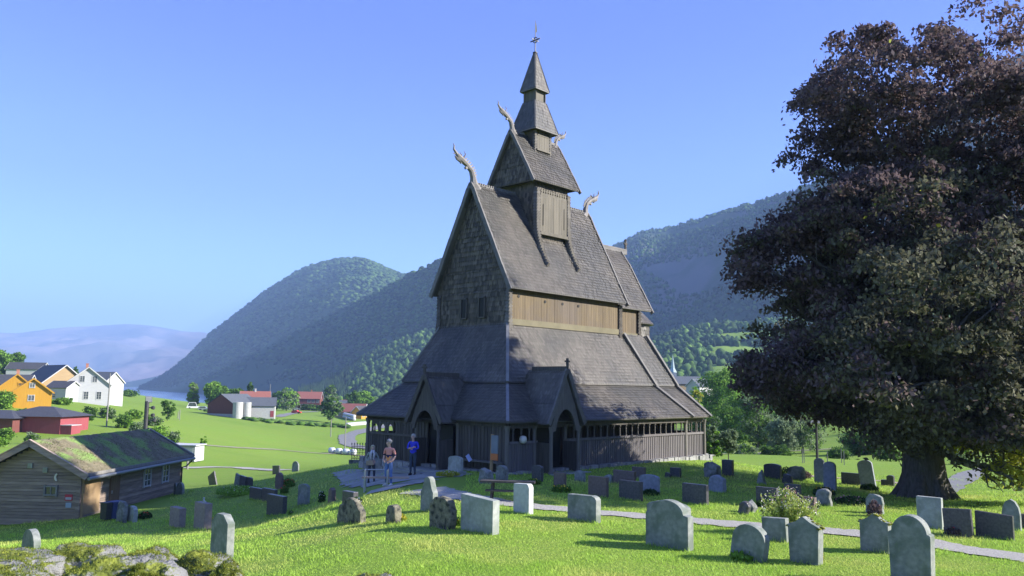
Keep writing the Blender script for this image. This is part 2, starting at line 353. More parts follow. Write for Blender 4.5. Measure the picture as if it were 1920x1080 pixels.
# ---------------------------------------------------------------- mountains
def interp(tab, px): return np.interp(px, [a for a, b in tab], [b for a, b in tab])
def forest_mat(name, c1, c2, c3, sc):
    return mat(name, c1, c2, sc, .9, .6, sc*4, spec=.1, c3=c3, c3scale=sc*.35)
HILLS = {}
def mountain(name, sky_tab, R_tab, base_tab, zb, material, rough=.12, power=1.0, back=.9, seed=0, n=(260, 110), far=1.5, rib=0.0, ribk=26):
    pxs = np.linspace(sky_tab[0][0], sky_tab[-1][0], n[0])
    sky_ = interp(sky_tab, pxs); Rr = interp(R_tab, pxs); Rb = interp(base_tab, pxs)
    sky_ = np.convolve(np.pad(sky_, 3, mode='edge'), np.ones(7)/7, 'valid')
    H = np.array([at(a, b, r)[2] for a, b, r in zip(pxs, sky_, Rr)])
    t = np.concatenate([np.linspace(0, 1, n[1]), 1+np.linspace(.02, 1, 30)**1.2*far])
    T, PX = np.meshgrid(t, pxs); Hh = H[:, None]; RB = Rb[:, None]; RR = Rr[:, None]
    Y = RB + (RR-RB)*T
    up = np.clip(T, 0, 1)**power
    z = zb + (Hh-zb)*np.where(T <= 1, up, np.maximum(1-back*(T-1), -.3))
    X = (PX-960)/FPX*Y
    s = (Hh-zb)
    L0 = np.abs(H).max()
    env = np.clip(T*4, 0, 1)*np.clip((1-T)*5, 0.06, 1)
    env = np.where(T > 1, np.clip((T-1)*4, .06, 1), env)
    z = z + s*env*(fbm(X/L0*1.6, Y/L0*1.6, seed, 6)*rough*2 + rib*np.sin(PX/ribk+fbm(X/L0*2, Y/L0*2, seed+9, 3)*5)*.5)
    z = z + np.clip(L0, 0, 600)*.012*fbm(PX/9, T*0+seed, seed+3, 4)*np.clip(T*3, 0, 1)
    V = np.stack([X, Y, z], -1).reshape(-1, 3); nt_ = len(t)
    ii, jj = np.meshgrid(np.arange(n[0]-1), np.arange(nt_-1), indexing='ij'); q = (ii*nt_+jj).ravel()
    o = np_mesh('mountain', V, np.stack([q, q+nt_, q+nt_+1, q+1], 1), material, smooth=True)
    tag(o, kind='structure'); HILLS[name] = (pxs, t, X, Y, z)
    return o
M['for_far'] = forest_mat('far_fell', (.09, .085, .085), (.15, .125, .12), (.30, .23, .23), .003)
M['for_a'] = forest_mat('forest_slope', (.030, .060, .022), (.055, .095, .03), (.05, .075, .03), .012)
M['for_r'] = forest_mat('rocky_forest_slope', (.030, .055, .024), (.05, .08, .03), (.12, .115, .11), .012)
M['for_b'] = forest_mat('dark_forest_slope', (.028, .052, .022), (.045, .078, .028), (.04, .06, .03), .014)
mountain('far', [(-900, 560), (-500, 590), (-200, 615), (-60, 618), (0, 624), (30, 626), (100, 615), (190, 610), (245, 606), (300, 613), (370, 627), (450, 632), (700, 660), (900, 690)],
         [(-900, 9500), (900, 9500)], [(-900, 6200), (0, 6200), (300, 6600), (900, 6600)], -30, M['for_far'], .22, .8, seed=4, rib=.05, ribk=40, far=.8)
mountain('headland', [(190, 727), (215, 723), (250, 716), (300, 706), (360, 690), (430, 670)], [(190, 5600), (430, 5600)], [(190, 5350), (430, 5000)], -26, M['for_b'], .1, 1, seed=8, n=(80, 30))
mountain('a', [(262, 731), (300, 712), (350, 676), (400, 622), (450, 583), (500, 543), (540, 517), (575, 500), (610, 490), (640, 486), (680, 488), (715, 500), (745, 513), (775, 519), (830, 524), (1000, 560), (1060, 640)],
         [(262, 3700), (450, 3300), (640, 2750), (830, 2600), (1200, 2600)], [(262, 3400), (330, 2700), (400, 2250), (640, 1750), (1200, 1650)], -26, M['for_a'], .10, .55, seed=12, rib=.02)
mountain('b', [(380, 740), (430, 729), (470, 705), (520, 655), (560, 630), (620, 595), (700, 553), (760, 519), (800, 499), (826, 489), (870, 472), (950, 460), (1040, 480), (1090, 540), (1120, 650)],
         [(380, 2700), (520, 2450), (700, 1950), (826, 1600), (1000, 1450), (1300, 1450)], [(380, 2400), (520, 1950), (700, 1400), (826, 1150), (1300, 1050)], -16, M['for_b'], .06, .6, seed=21, rib=.02)
mountain('c', [(560, 742), (600, 728), (640, 705), (700, 668), (750, 645), (800, 628), (900, 600), (1000, 600), (1100, 620), (1200, 680)],
         [(560, 1250), (1200, 1250)], [(560, 950), (700, 850), (1200, 800)], -14, M['for_a'], .1, 1, seed=33, n=(120, 50))
mountain('right', [(1040, 520), (1100, 480), (1165, 459), (1200, 437), (1260, 427), (1320, 410), (1370, 397), (1420, 382), (1470, 364), (1530, 350), (1600, 318), (1700, 250), (1800, 190), (1950, 100), (2150, 0), (2500, -150), (2900, -250)],  # out-of-view rise on the right is added to cast shade over the face
         [(1040, 2900), (1200, 2400), (1500, 2000), (2000, 1700), (2900, 1500)], [(1040, 1800), (1250, 1400), (1450, 1200), (1800, 1000), (2900, 850)], -14, M['for_r'], .17, .6, seed=41, rib=.06, ribk=30, n=(420, 120))
mountain('foot', [(1130, 715), (1180, 668), (1230, 640), (1290, 622), (1350, 612), (1420, 612), (1500, 600), (1600, 590), (1800, 560), (2200, 500)],
         [(1130, 1100), (2200, 1050)], [(1130, 640), (1400, 560), (2200, 500)], -10, M['ground'], .10, .9, seed=52, n=(200, 60), back=.5)
# ---- forests standing on the slopes: wood masses
def ico(sub=1):
    bm = bmesh.new(); bmesh.ops.create_icosphere(bm, subdivisions=sub, radius=1)
    v = np.array([x.co[:] for x in bm.verts]); f = np.array([[x.index for x in fc.verts] for fc in bm.faces]); bm.free(); return v, f
ICO1, ICO2 = ico(1), ico(2)
CONE = (np.array([[math.cos(a), math.sin(a), -.8] for a in np.linspace(0, 2*math.pi, 7)[:-1]] + [[0, 0, 1.3]] + [[0, 0, -.8]]), np.array([[i, (i+1) % 6, 6] for i in range(6)] + [[(i+1) % 6, i, 7] for i in range(6)]))
def scatter_trees(name, P, rad, hgt, mats, conifer=.2, seed=1, tmpl=ICO1, group=None):
    r_ = np.random.default_rng(seed); n = len(P); isc = r_.random(n) < conifer
    V = []; F = []; MI = []; off = 0
    for flag, (tv, tf) in ((False, tmpl), (True, CONE)):
        idx = np.where(isc == flag)[0]; k = len(idx)
        if not k: continue
        jit = 1 + (r_.random((k, len(tv), 1))-.5)*(.7 if not flag else .25)
        sc = np.stack([rad[idx]*(.62 if flag else 1)]*2 + [hgt[idx]*.5], -1)[:, None, :]
        ang = r_.random(k)*6.28; ca, sa = np.cos(ang)[:, None], np.sin(ang)[:, None]
        tx = tv[None, :, 0]*ca - tv[None, :, 1]*sa; ty = tv[None, :, 0]*sa + tv[None, :, 1]*ca
        vv = np.stack([tx, ty, np.broadcast_to(tv[None, :, 2], tx.shape)], -1)*jit*sc + P[idx][:, None, :] + np.array([0, 0, 1])*sc[:, :, 2:]*.8
        V.append(vv.reshape(-1, 3)); F.append((tf[None] + (np.arange(k)*len(tv))[:, None, None] + off).reshape(-1, 3)); off += k*len(tv)
        MI.append(np.repeat(np.where(flag, 0, r_.integers(0, len(mats), k)), len(tf)))
    return tag(np_mesh(name, np.concatenate(V), np.concatenate(F), mats, np.concatenate(MI)), kind='stuff')
def hill_points(key, n, t0, t1, p0, p1, seed, keep=None):
    pxs, t, X, Y, z = HILLS[key]; r_ = np.random.default_rng(seed)
    fi = (np.interp(r_.uniform(p0, p1, n), pxs, np.arange(len(pxs)))); ft = np.interp(r_.uniform(t0, t1, n)**.8, t, np.arange(len(t)))
    i = np.clip(fi.astype(int), 0, len(pxs)-2); j = np.clip(ft.astype(int), 0, len(t)-2); a = fi-i; b = ft-j
    bl = lambda G: (G[i, j]*(1-a)+G[i+1, j]*a)*(1-b)+(G[i, j+1]*(1-a)+G[i+1, j+1]*a)*b
    P = np.stack([bl(X), bl(Y), bl(z)], -1)
    if keep is not None: P = P[keep(P, pxs[i], t[j])]
    return P
def fmat(nm, a, b): return mat(nm, a, b, .05, .9, island=.35, spec=.1, detail=3)
M['ft1'] = fmat('spruce_crown', (.018, .04, .016), (.03, .055, .02)); M['ft2'] = fmat('birch_crown', (.05, .10, .022), (.08, .14, .03)); M['ft3'] = fmat('alder_crown', (.035, .075, .02), (.06, .105, .028))
FT = [M['ft1'], M['ft2'], M['ft3']]
def do_forest(key, n, t0, t1, p0, p1, rm, hm, seed, con, keep=None, name='forest', tmpl=ICO1):
    P = hill_points(key, n, t0, t1, p0, p1, seed, keep); r_ = np.random.default_rng(seed+1)
    rad = rm*r_.uniform(.6, 1.35, len(P)); return scatter_trees(name, P, rad, rad*hm*r_.uniform(.8, 1.3, len(P)), FT, con, seed, tmpl)
do_forest('a', 10000, .02, 1.02, 270, 860, 6.0, 1.25, 1, .12)
do_forest('b', 8000, .03, 1.02, 390, 1115, 4.6, 1.3, 2, .2)
do_forest('c', 5200, .02, 1.02, 565, 1195, 3.4, 2.6, 3, .15)
def crag(P, px, t): return ~((vnoise(P[:, 0]/130, P[:, 2]/55, 61) > .60) & (t > .25) & (t < .9))
do_forest('right', 9000, .05, 1.01, 1150, 1900, 4.4, 1.7, 4, .4, crag)
def meadow(P, px, t):
    m = ((px > 1330) & (px < 1470) & (t > .44) & (t < .60)) | ((px > 1335) & (px < 1500) & (t > .18) & (t < .34)) | ((px > 1350) & (px < 1460) & (t > .68) & (t < .82))
    return ~m & (vnoise(P[:, 0]/45, P[:, 1]/45, 77) > .22)
do_forest('foot', 3600, .02, 1.0, 1140, 1760, 3.6, 2.1, 5, .12, meadow, tmpl=ICO2)
# ---- the air
mb = MB(); mb.box((0, 1500, 540), (25000, 25400, 1302))
hz = mb.build('haze', bpy.data.materials.new('haze_air')); hm = hz.data.materials[0]; hm.use_nodes = True
for nd in list(hm.node_tree.nodes):
    if nd.type != 'OUTPUT_MATERIAL': hm.node_tree.nodes.remove(nd)
pv = hm.node_tree.nodes.new('ShaderNodeVolumePrincipled'); pv.inputs['Color'].default_value = (.38, .60, 1, 1); pv.inputs['Density'].default_value = .00017; pv.inputs['Anisotropy'].default_value = 0
hm.node_tree.links.new(pv.outputs[0], [x for x in hm.node_tree.nodes if x.type == 'OUTPUT_MATERIAL'][0].inputs['Volume'])
tag(hz, kind='stuff')
# ---------------------------------------------------------------- the stave church
C0 = Vector((-.114, 35.276, 0)); CROT = R_(90-43.9)
church = empty('stave_church', 'dark tarred wooden stave church with stepped roofs, dragon heads and spire', 'church', C0, CROT)
CX = 5.05          # ridge line b
def cpart(mb, name, m, parent=church, smooth=False): return mb.build(name, m, parent, smooth=smooth)
def shingles(mb, A, B, Cc, D, wd=.17, ex=.22, tip=.08, lift=.035, m=0, seed=0, flip=False):
    """pointed shingles on the quad A(bottom left) B(bottom right) C(top right) D(top left)"""
    A, B, Cc, D = map(Vector, (A, B, Cc, D)); r_ = random.Random(seed)
    U = (B-A).normalized(); mid = (Cc+D)/2 - (A+B)/2
    if (Cc-D).length > .05 and (B-A).length < .05: U = (Cc-D).normalized()
    S = (mid - U*mid.dot(U)); H = S.length; S.normalize(); Nn = U.cross(S)
    if flip: Nn = -Nn
    ld, rd = (D-A).dot(U), (Cc-B).dot(U); W = (B-A).dot(U)
    rows = max(1, int(math.ceil(H/ex)))
    for r in range(rows):
        v0 = r*ex; v1 = min(v0+ex*1.55, H+.02); f0 = min(v0/H, 1); f1 = min(v1/H, 1)
        l = max(min(ld*f0, ld*f1), -99); u_lo = min(ld*f0, ld*f1); u_hi = max(W+rd*f0, W+rd*f1)
        lo = lambda v: ld*min(v/H, 1); hi = lambda v: W+rd*min(v/H, 1)
        k0 = math.floor(u_lo/wd)-1; k1 = math.ceil(u_hi/wd)+1
        for k in range(k0, k1):
            a = (k+(.5 if r % 2 else 0))*wd; b_ = a+wd*.87; c_ = (a+b_)/2
            jl = lift*(r_.uniform(.7, 1.35)); jt = r_.uniform(-.012, .012)
            def P(u, v, h):
                u = min(max(u, lo(v)), hi(v)); return A+U*u+S*v+Nn*h
            if b_ < lo(v0+tip)+.01 or a > hi(v0+tip)-.01: continue
            vb = v0+jt
            mb.poly([P(a, v1, .006), P(a, vb+tip, jl), P(c_, vb, jl+.004), P(b_, vb+tip, jl), P(b_, v1, .006)] if not flip else [P(b_, v1, .006), P(b_, vb+tip, jl), P(c_, vb, jl+.004), P(a, vb+tip, jl), P(a, v1, .006)], m)
def shingles_prof(mb, a0, a1, cx, s, prof, wd=.15, ex=.18, tip=.09, lift=.055, seed=0):
    """rows of shingles laid continuously up a curved roof slope"""
    r_ = random.Random(seed); pts = [Vector((s*h, z)) for h, z in prof]; L = [0]
    for p, q in zip(pts, pts[1:]): L.append(L[-1]+(q-p).length)
    def S(v):
        v = min(max(v, 0), L[-1]); k = 0
        while k < len(L)-2 and v > L[k+1]: k += 1
        f = (v-L[k])/(L[k+1]-L[k]); p = pts[k].lerp(pts[k+1], f); d = (pts[k+1]-pts[k]).normalized(); return p, Vector((s*d.y, -d.x*s))
    rows = int(math.ceil(L[-1]/ex)); n = int((a1-a0)/wd)+2
    for r in range(rows):
        v0 = r*ex; (pt, nt2), (pm, nm), (pb, nb) = S(v0+ex*1.5), S(v0+tip), S(v0)
        for k in range(-1, n):
            a = a0+(k+(.5 if r % 2 else 0))*wd; b_ = a+wd*.87; c_ = (a+b_)/2
            if b_ < a0+.02 or a > a1-.02: continue
            jl = lift*r_.uniform(.65, 1.4); a, b_, c_ = max(a, a0), min(b_, a1), min(max(c_, a0), a1)
            def P(u, p, n_, h): q = p+n_*h; return Vector((u, cx+q.x, q.y))
            q = [P(a, pt, nt2, .006), P(a, pm, nm, jl), P(c_, pb, nb, jl+.004), P(b_, pm, nm, jl), P(b_, pt, nt2, .006)]
            mb.poly(q if s < 0 else q[::-1])
def slab(mb, pts, th, m=0):
    pts = [Vector(p) for p in pts]; n = (pts[1]-pts[0]).cross(pts[2]-pts[0])
    if n.length < 1e-6: n = (pts[2]-pts[0]).cross(pts[3]-pts[0])
    n.normalize(); k = len(pts); dn = [p-n*th for p in pts]
    mb.add(pts+dn, [list(range(k)), list(range(2*k-1, k-1, -1))]+[[i, k+i, k+(i+1) % k, (i+1) % k] for i in range(k)], m)
def planks(mb, p, q, z0, z1, nrm, wd=.17, th=.04, m=0, seed=0, z0b=None, z1b=None, batten=True):
    """vertical boards from p to q (xy), each its own board"""
    p, q, n = Vector((*p, 0)), Vector((*q, 0)), Vector((*nrm, 0)); L = (q-p).length; k = max(1, round(L/wd)); r_ = random.Random(seed); d = (q-p)/L
    z0b = z0 if z0b is None else z0b; z1b = z1 if z1b is None else z1b
    for i in range(k):
        f = (i+.5)/k; c = p+(q-p)*f+n*(r_.uniform(-.006, .006)); a0 = z0+(z0b-z0)*f; a1 = z1+(z1b-z1)*f
        rot = Matrix((d, n, Vector((0, 0, 1)))).transposed()
        mb.box(c+Vector((0, 0, (a0+a1)/2)), (L/k*.965, th, a1-a0), rot, m)
        if batten: mb.box(c+d*(L/k/2)+n*(th*.5+.012)+Vector((0, 0, (a0+a1)/2)), (.045, .03, a1-a0), rot, m)

E_, W_ = 16.1, 0.0
ZE, ZB, ZN = 2.15, 3.80, 6.65      # eave, break, top of the aisle roof
def ring(i, z, e): return dict(sw=(i, i, z), se=(e, i, z), ne=(e, 2*CX-.1-i, z), nw=(i, 2*CX-.1-i, z))
# corners: outer eave, break, top
o_ = ring(-.40, ZE, 16.1); br = ring(1.28, ZB, 15.15); tp = ring(2.55, ZN, 13.95)
br2 = ring(1.36, ZB+.02, 15.1); up0 = ring(1.20, ZB-.06+.10, 15.2)
# pavement stones
mb = MB(); r_ = random.Random(5)
for (p, q, n) in (((-.2, -.15), (14.3, -.15), 40), ((14.2, -.05), (16.5, -.05), 8), ((-.15, -.2), (-.15, 10.1), 26), ((16.35, 0), (16.35, 10), 24), ((0, 10.05), (16.3, 10.05), 36)):
    p, q = Vector((*p, 0)), Vector((*q, 0)); f = 0
    for i in range(n):
        c = p.lerp(q, (i+.5)/n); L = (q-p).length/n; d = (q-p).normalized()
        for lay in range(2):
            rot = Matrix.Rotation(math.atan2(d.y, d.x)+r_.uniform(-.08, .08), 3, 'Z') @ Matrix.Rotation(r_.uniform(-.06, .06), 3, 'X')
            mb.box(c+Vector((r_.uniform(-.04, .04), r_.uniform(-.05, .05), -.34+lay*.24+r_.uniform(-.03, .03))), (L*r_.uniform(.8, 1.02), r_.uniform(.36, .5), .3), rot)
fo = cpart(mb, 'foundation', M['rock'])
# gallery walls
def gallery_side(p, q, nrm, z0, rail, top, ncol, skip=(), seed=0, m=M['plank'], pst=()):
    p2, q2 = Vector((*p, 0)), Vector((*q, 0)); n = Vector((*nrm, 0)); L = (q2-p2).length; d = (q2-p2)/L
    mb = MB(); edges = [0]+[x for s in skip for x in s]+[L]
    for a, b_ in zip(edges[0::2], edges[1::2]):
        pa, pb = p2+d*a, p2+d*b_
        planks(mb, pa[:2], pb[:2], z0+.14, rail-.05, nrm, .17, .05, seed=seed)
        mb.beam(pa+n*.005+Vector((0, 0, z0+.08)), pb+n*.005+Vector((0, 0, z0+.08)), .17, .17)
        mb.beam(pa+n*.02+Vector((0, 0, rail)), pb+n*.02+Vector((0, 0, rail)), .14, .11)
    cpart(mb, 'gallery_wall', m)
    mb = MB(); mb.beam(p2+Vector((0, 0, top)), q2+Vector((0, 0, top)), .2, .2); cpart(mb, 'wall_plate', M['tar'])
    for i in range(ncol):
        f = (i+.5)/ncol*L
        if any(s[0]-.1 < f < s[1]+.1 for s in skip): continue
        c = p2+d*f; h = top-.1-rail-.05; mb = MB()
        mb.lathe((c.x, c.y, rail+.05), [(.055, 0), (.055, h*.07), (.035, h*.1), (.032, h*.55), (.045, h*.62), (.03, h*.68), (.03, h*.8), (.06, h*.86), (.07, h)], 8)
        cpart(mb, 'colonnette', M['tar_grey'])
def posts(lst):
    for x, y, z0, z1 in lst:
        mb = MB(); mb.lathe((x, y, z0), [(.17, 0), (.17, .12), (.10, .3), (.095, z1-z0-.25), (.15, z1-z0)], 12); cpart(mb, 'post', M['tar_grey'], smooth=False)
gallery_side((.1, 0), (13.95, 0), (0, -1), -.12, 1.27, 1.98, 27, skip=((1.75, 3.75),), seed=1)
gallery_side((14.15, .08), (16.0, .08), (0, -1), -.12, 1.25, 1.98, 4, seed=2)
gallery_side((16.08, .2), (16.08, 9.7), (1, 0), -.2, 1.25, 1.98, 18, seed=3)
gallery_side((.1, 9.9), (16, 9.9), (0, 1), -.2, 1.25, 1.98, 24, seed=4)
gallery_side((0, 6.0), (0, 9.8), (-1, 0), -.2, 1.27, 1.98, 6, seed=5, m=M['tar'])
posts([(0, 0, -.2, 2.0), (14.05, -.02, -.3, 2.0), (16.08, .02, -.3, 2.0), (0, 9.9, -.3, 2.0), (16.08, 9.9, -.3, 2.0), (1.72, 0, -.2, 2.0), (3.82, 0, -.2, 2.0), (0, 3.1, -.2, 2.0), (0, 6.0, -.2, 2.0)])
# west front of the gallery: dark plank wall with arches at the north end
mb = MB()
planks(mb, (0, .1), (0, 3.1), -.1, 1.95, (-1, 0), .22, .06, seed=6); planks(mb, (.0, 5.2), (0, 7.5), -.1, 1.95, (-1, 0), .22, .06, seed=7)
mb.beam((0, 0, 2.02), (0, 9.9, 2.02), .2, .16); mb.beam((-.03, .1, .02), (-.03, 3.1, .02), .2, .2)
cpart(mb, 'west_wall', M['tar'])
mb = MB()
for c in (8.05, 8.65, 9.25):     # arch boards between the columns
    pts = [(-.3, 0), (-.3, .62)] + [(-.3, .62)] + [(.3, .62), (.3, 0)] + [(.25*math.cos(t), .42*math.sin(t)) for t in np.linspace(.02, math.pi-.02, 9)]
    mb.extrude(pts[0:2]+pts[3:], (0.03, c, 1.33), (0, 1, 0), (0, 0, 1), (-.07, 0, 0))
cpart(mb, 'arcade', M['tar'])
# inner aisle wall seen dark behind the arcades
mb = MB()
for p, q, n in (((1.35, 1.35), (15.0, 1.35), (0, -1)), ((1.35, 1.35), (1.35, 8.5), (-1, 0)), ((15.0, 1.35), (15.0, 8.5), (1, 0)), ((1.35, 8.5), (15, 8.5), (0, 1))):
    planks(mb, p, q, -.3, 3.9, n, .25, .08, seed=9)
mb.box((8.1, 4.95, -.12), (16, 9.8, .2)); cpart(mb, 'inner_wall', M['tar'])
# aisle roof (lower skirt and upper slope), four sides
mb = MB(); sw, se, ne, nw = 'sw', 'se', 'ne', 'nw'
for lo_, hi_, ex in ((o_, br, .2), (up0, tp, .2)):
    for k, (a, b_) in enumerate(((sw, se), (se, ne), (ne, nw), (nw, sw))):
        slab(mb, [lo_[a], lo_[b_], hi_[b_], hi_[a]], .07)
        shingles(mb, lo_[a], lo_[b_], hi_[b_], hi_[a], .15, ex*.9, .09, .055, seed=k+3)
cpart(mb, 'aisle_roof', M['shingle'])
for a in (sw, nw, ne):
    mb = MB(); mb.beam(Vector(o_[a])+Vector((0, 0, .05)), Vector(br2[a])+Vector((0, 0, .06)), .14, .08); mb.beam(Vector(up0[a])+Vector((0, 0, .06)), Vector(tp[a])+Vector((0, 0, .1)), .14, .08); cpart(mb, 'hip_board', M['hip'])

# verges: nave end strip and chancel end strip
for (p0, p1, p2) in (((14.25, -.42, 2.17), (13.0, 1.2, 3.78), (11.75, 2.5, 6.66)), ((16.1, -.42, 2.15), (15.15, 1.2, 3.82), (13.95, 2.5, 6.66))):
    mb = MB(); p0, p1, p2 = map(Vector, (p0, p1, p2)); u = Vector((0, -.7, .7))
    mb.beam(p0+u*.05, p1+u*.05+Vector((0, .05, .05)), .22, .12, up=u); mb.beam(p1+u*.1, p2+u*.1, .22, .12, up=u)
    cpart(mb, 'verge_board', M['barge'])
# nave upper walls
N0, N1, A0, A1 = 2.55, 7.55, 2.6, 11.35
mb = MB(); planks(mb, (A0+.15, N0), (A1, N0), 6.85, 8.42, (0, -1), .2, .05, seed=11, batten=False); cpart(mb, 'nave_wall', M['honey'])
mb = MB(); mb.beam((A0+.1, N0-.05, 6.78), (A1, N0-.05, 6.78), .10, .30); mb.beam((11.6, 3.0, 6.72), (14.05, 3.0, 6.72), .10, .26); cpart(mb, 'sill_board', M['honey_sill'])
for x in (3.25, 5.2, 6.55, 7.85):
    mb = MB(); mb.lathe((0, 0, 0), [(.075, 0), (.075, .02)], 12); o = cpart(mb, 'porthole', M['black']); o.location = (x, N0-.03, 7.95 if x > 4 else 8.05); o.rotation_euler = (R_(90), 0, 0)
mb = MB()
mb.box(((A0+A1)/2, CX, 7.6), (A1-A0, N1-N0-.12, 1.7)); cpart(mb, 'wall_core', M['tar'])
def apexes(pts): return pts
# nave roof with concave slope: profile of (half width, z)
PROF = [(2.88, 8.35), (2.30, 9.45), (1.45, 11.15), (.62, 12.75), (.20, 13.62), (.0, 13.90)]
def gable_roof(name, a0, a1, cx, prof, mat_, wd=.17, ex=.22, seed=0, parent=church, th=.06):
    mb = MB()
    for s in (-1, 1):
        for k in range(len(prof)-1):
            (h0, z0), (h1, z1) = prof[k], prof[k+1]
            A, B, Cc, D = (a0, cx+s*h0, z0), (a1, cx+s*h0, z0), (a1, cx+s*h1, z1), (a0, cx+s*h1, z1)
            slab(mb, [A, B, Cc, D] if s < 0 else [B, A, D, Cc], th)
        shingles_prof(mb, a0, a1, cx, s, prof, seed=seed+(s > 0))
    return mb.build(name, mat_, parent)
def barge(name, a, cx, prof, m, parent=church, wd=.22, th=.10, out=0):
    mb = MB()
    for s in (-1, 1):
        for k in range(len(prof)-1):
            (h0, z0), (h1, z1) = prof[k], prof[k+1]
            ext = .06 if k == 0 else .0
            p, q = Vector((a, cx+s*h0, z0-.03)), Vector((a, cx+s*h1, z1)); d = (q-p).normalized()
            mb.beam(p-d*ext, q+d*.02, th, wd, up=Vector((0, s*.7, .7)))
    return mb.build(name, m, parent)
nroof = gable_roof('nave_roof', 2.3, 11.7, CX, PROF, M['shingle'], seed=20)
barge('bargeboard', 2.28, CX, PROF, M['barge'], nroof); barge('bargeboard', 11.72, CX, PROF, M['barge'], nroof)
def crest(a0, a1, z, parent, h=.34):
    mb = MB(); mb.beam((a0, CX, z+h*.3), (a1, CX, z+h*.3), .14, h*.6); n = int((a1-a0)/.16)
    for i in range(n): mb.box((a0+(i+.5)*(a1-a0)/n, CX, z+h*.75), (.09, .08, h*.4))
    return mb.build('ridge_crest', M['barge'], parent)
crest(2.5, 5.6, 13.72, nroof); crest(8.3, 11.5, 13.72, nroof)
# west gable: scale shingles
mb = MB()
for k in range(len(PROF)-1):
    (h0, z0), (h1, z1) = PROF[k], PROF[k+1]
    A, B, Cc, D = (A0, CX+h0-.1, z0), (A0, CX-h0+.1, z0), (A0, CX-max(h1-.1, 0), z1), (A0, CX+max(h1-.1, 0), z1)
    slab(mb, [A, B, Cc, D], .05); shingles(mb, A, B, Cc, D, .16, .24, .08, .05, seed=k)
shingles(mb, (A0-.02, N1+.03, 6.55), (A0-.02, N0-.03, 6.55), (A0-.02, N0-.03, 8.4), (A0-.02, N1+.03, 8.4), .16, .24, .08, .05, seed=31)
gw = cpart(mb, 'west_gable', M['shingle_dark'])
for y in (4.3, 5.6):
    mb = MB(); mb.box((0, 0, 0), (.06, .34, .95)); o = mb.build('louvre', M['black'], gw); o.location = (A0-.08, y, 7.55)
    mb = MB()
    for q in ((0, .2, 0, .06, 1.05), (0, -.2, 0, .06, 1.05)): mb.box((0, q[1], 0), (.1, q[3], q[4]))
    mb.box((0, 0, .5), (.1, .46, .06)); mb.box((0, 0, -.5), (.1, .46, .06)); f = mb.build('louvre_frame', M['tar'], gw); f.location = (A0-.09, y, 7.55)
# roped corner posts of shingles
def corner(x, y, z0, z1, wd=.3, m=M['tar_grey'], parent=church):
    mb = MB(); n = int((z1-z0)/.17)
    for i in range(n):
        z = z0+(i+.5)*(z1-z0)/n; k = 1+.35*max(0, 1-(z-z0)/.7)
        mb.box((x, y, z), (wd*k, wd*k, .2), Matrix.Rotation(.22, 3, 'X') @ Matrix.Rotation(.25, 3, 'Y'))
    return cpart(mb, 'corner_post', m, parent)
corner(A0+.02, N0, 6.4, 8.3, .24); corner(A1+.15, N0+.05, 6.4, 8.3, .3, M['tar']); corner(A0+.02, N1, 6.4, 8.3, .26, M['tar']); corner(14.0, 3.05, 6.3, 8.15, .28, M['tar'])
mb = MB(); planks(mb, (11.55, 3.05), (13.95, 3.05), 6.8, 8.3, (0, -1), .2, .05, seed=14, batten=False); mb.box((12.9, CX, 7.5), (2.4, 3.9, 1.8)); cpart(mb, 'chancel_wall', M['honey'])
CPROF = [(2.3, 8.2), (1.5, 9.6), (.6, 11.2), (0, 12.05)]
croof = gable_roof('chancel_roof', 11.78, 15.0, CX, CPROF, M['shingle'], seed=50)
barge('bargeboard', 15.02, CX, CPROF, M['barge'], croof, .2)
mb = MB(); mb.beam((11.8, CX, 12.1), (15.6, CX, 12.1), .16, .34); mb.beam((11.8, CX-.07, 12.2), (15.6, CX-.07, 12.2), .04, .06); mb.build('ridge_crest', M['barge'], croof)
mb = MB(); mb.extrude([(-h, z) for h, z in CPROF]+[(h, z) for h, z in CPROF[::-1]], (14.2, CX, 0), (0, 1, 0), (0, 0, 1), (.08, 0, 0)); cpart(mb, 'chancel_gable', M['shingle_dark'])
def cross(x, y, z, h, parent, ax=(0, 1, 0)):
    mb = MB(); ax = Vector(ax); c = Vector((x, y, z)); mb.beam(c, c+Vector((0, 0, h)), .10, .10, up=ax); mb.beam(c+Vector((0, 0, h*.68))-ax*h*.2, c+Vector((0, 0, h*.68))+ax*h*.2, .08, .09)
    for s in (-1, 1): mb.lathe(c+Vector((0, 0, h*.68))+ax*h*.2*s-Vector((0, 0, .06)), [(.03, 0), (.065, .06), (.03, .12)], 8)
    mb.lathe(c+Vector((0, 0, h-.03)), [(.06, 0), (.08, .07), (.02, .14)], 8); return mb.build('cross_finial', M['tar'], parent)
cross(15.55, CX, 12.2, .62, croof, (1, 0, 0))
# apse
mb = MB(); ng = 16
for i in range(ng):
    a, b_ = 2*math.pi*i/ng, 2*math.pi*(i+1)/ng; ctr = Vector((15.5, CX, 0)); P = lambda t, r, z: ctr+Vector((r*math.cos(t), r*math.sin(t), z))
    mb.poly([P(a, 1.45, 3.5), P(b_, 1.45, 3.5), P(b_, 1.45, 7.6), P(a, 1.45, 7.6)]); shingles(mb, P(a, 1.47, 5.8), P(b_, 1.47, 5.8), P(b_, 1.47, 7.6), P(a, 1.47, 7.6), .16, .22, seed=i)
    mb.poly([P(a, 1.75, 7.55), P(b_, 1.75, 7.55), P(b_, .05, 9.3), P(a, .05, 9.3)]); shingles(mb, P(a, 1.75, 7.55), P(b_, 1.75, 7.55), P(b_, .05, 9.3), P(a, .05, 9.3), .16, .22, seed=i)
    mb.poly([P(b_, 1.75, 7.55), P(a, 1.75, 7.55), P(a, 1.4, 7.5), P(b_, 1.4, 7.5)])
cpart(mb, 'apse', M['shingle'])
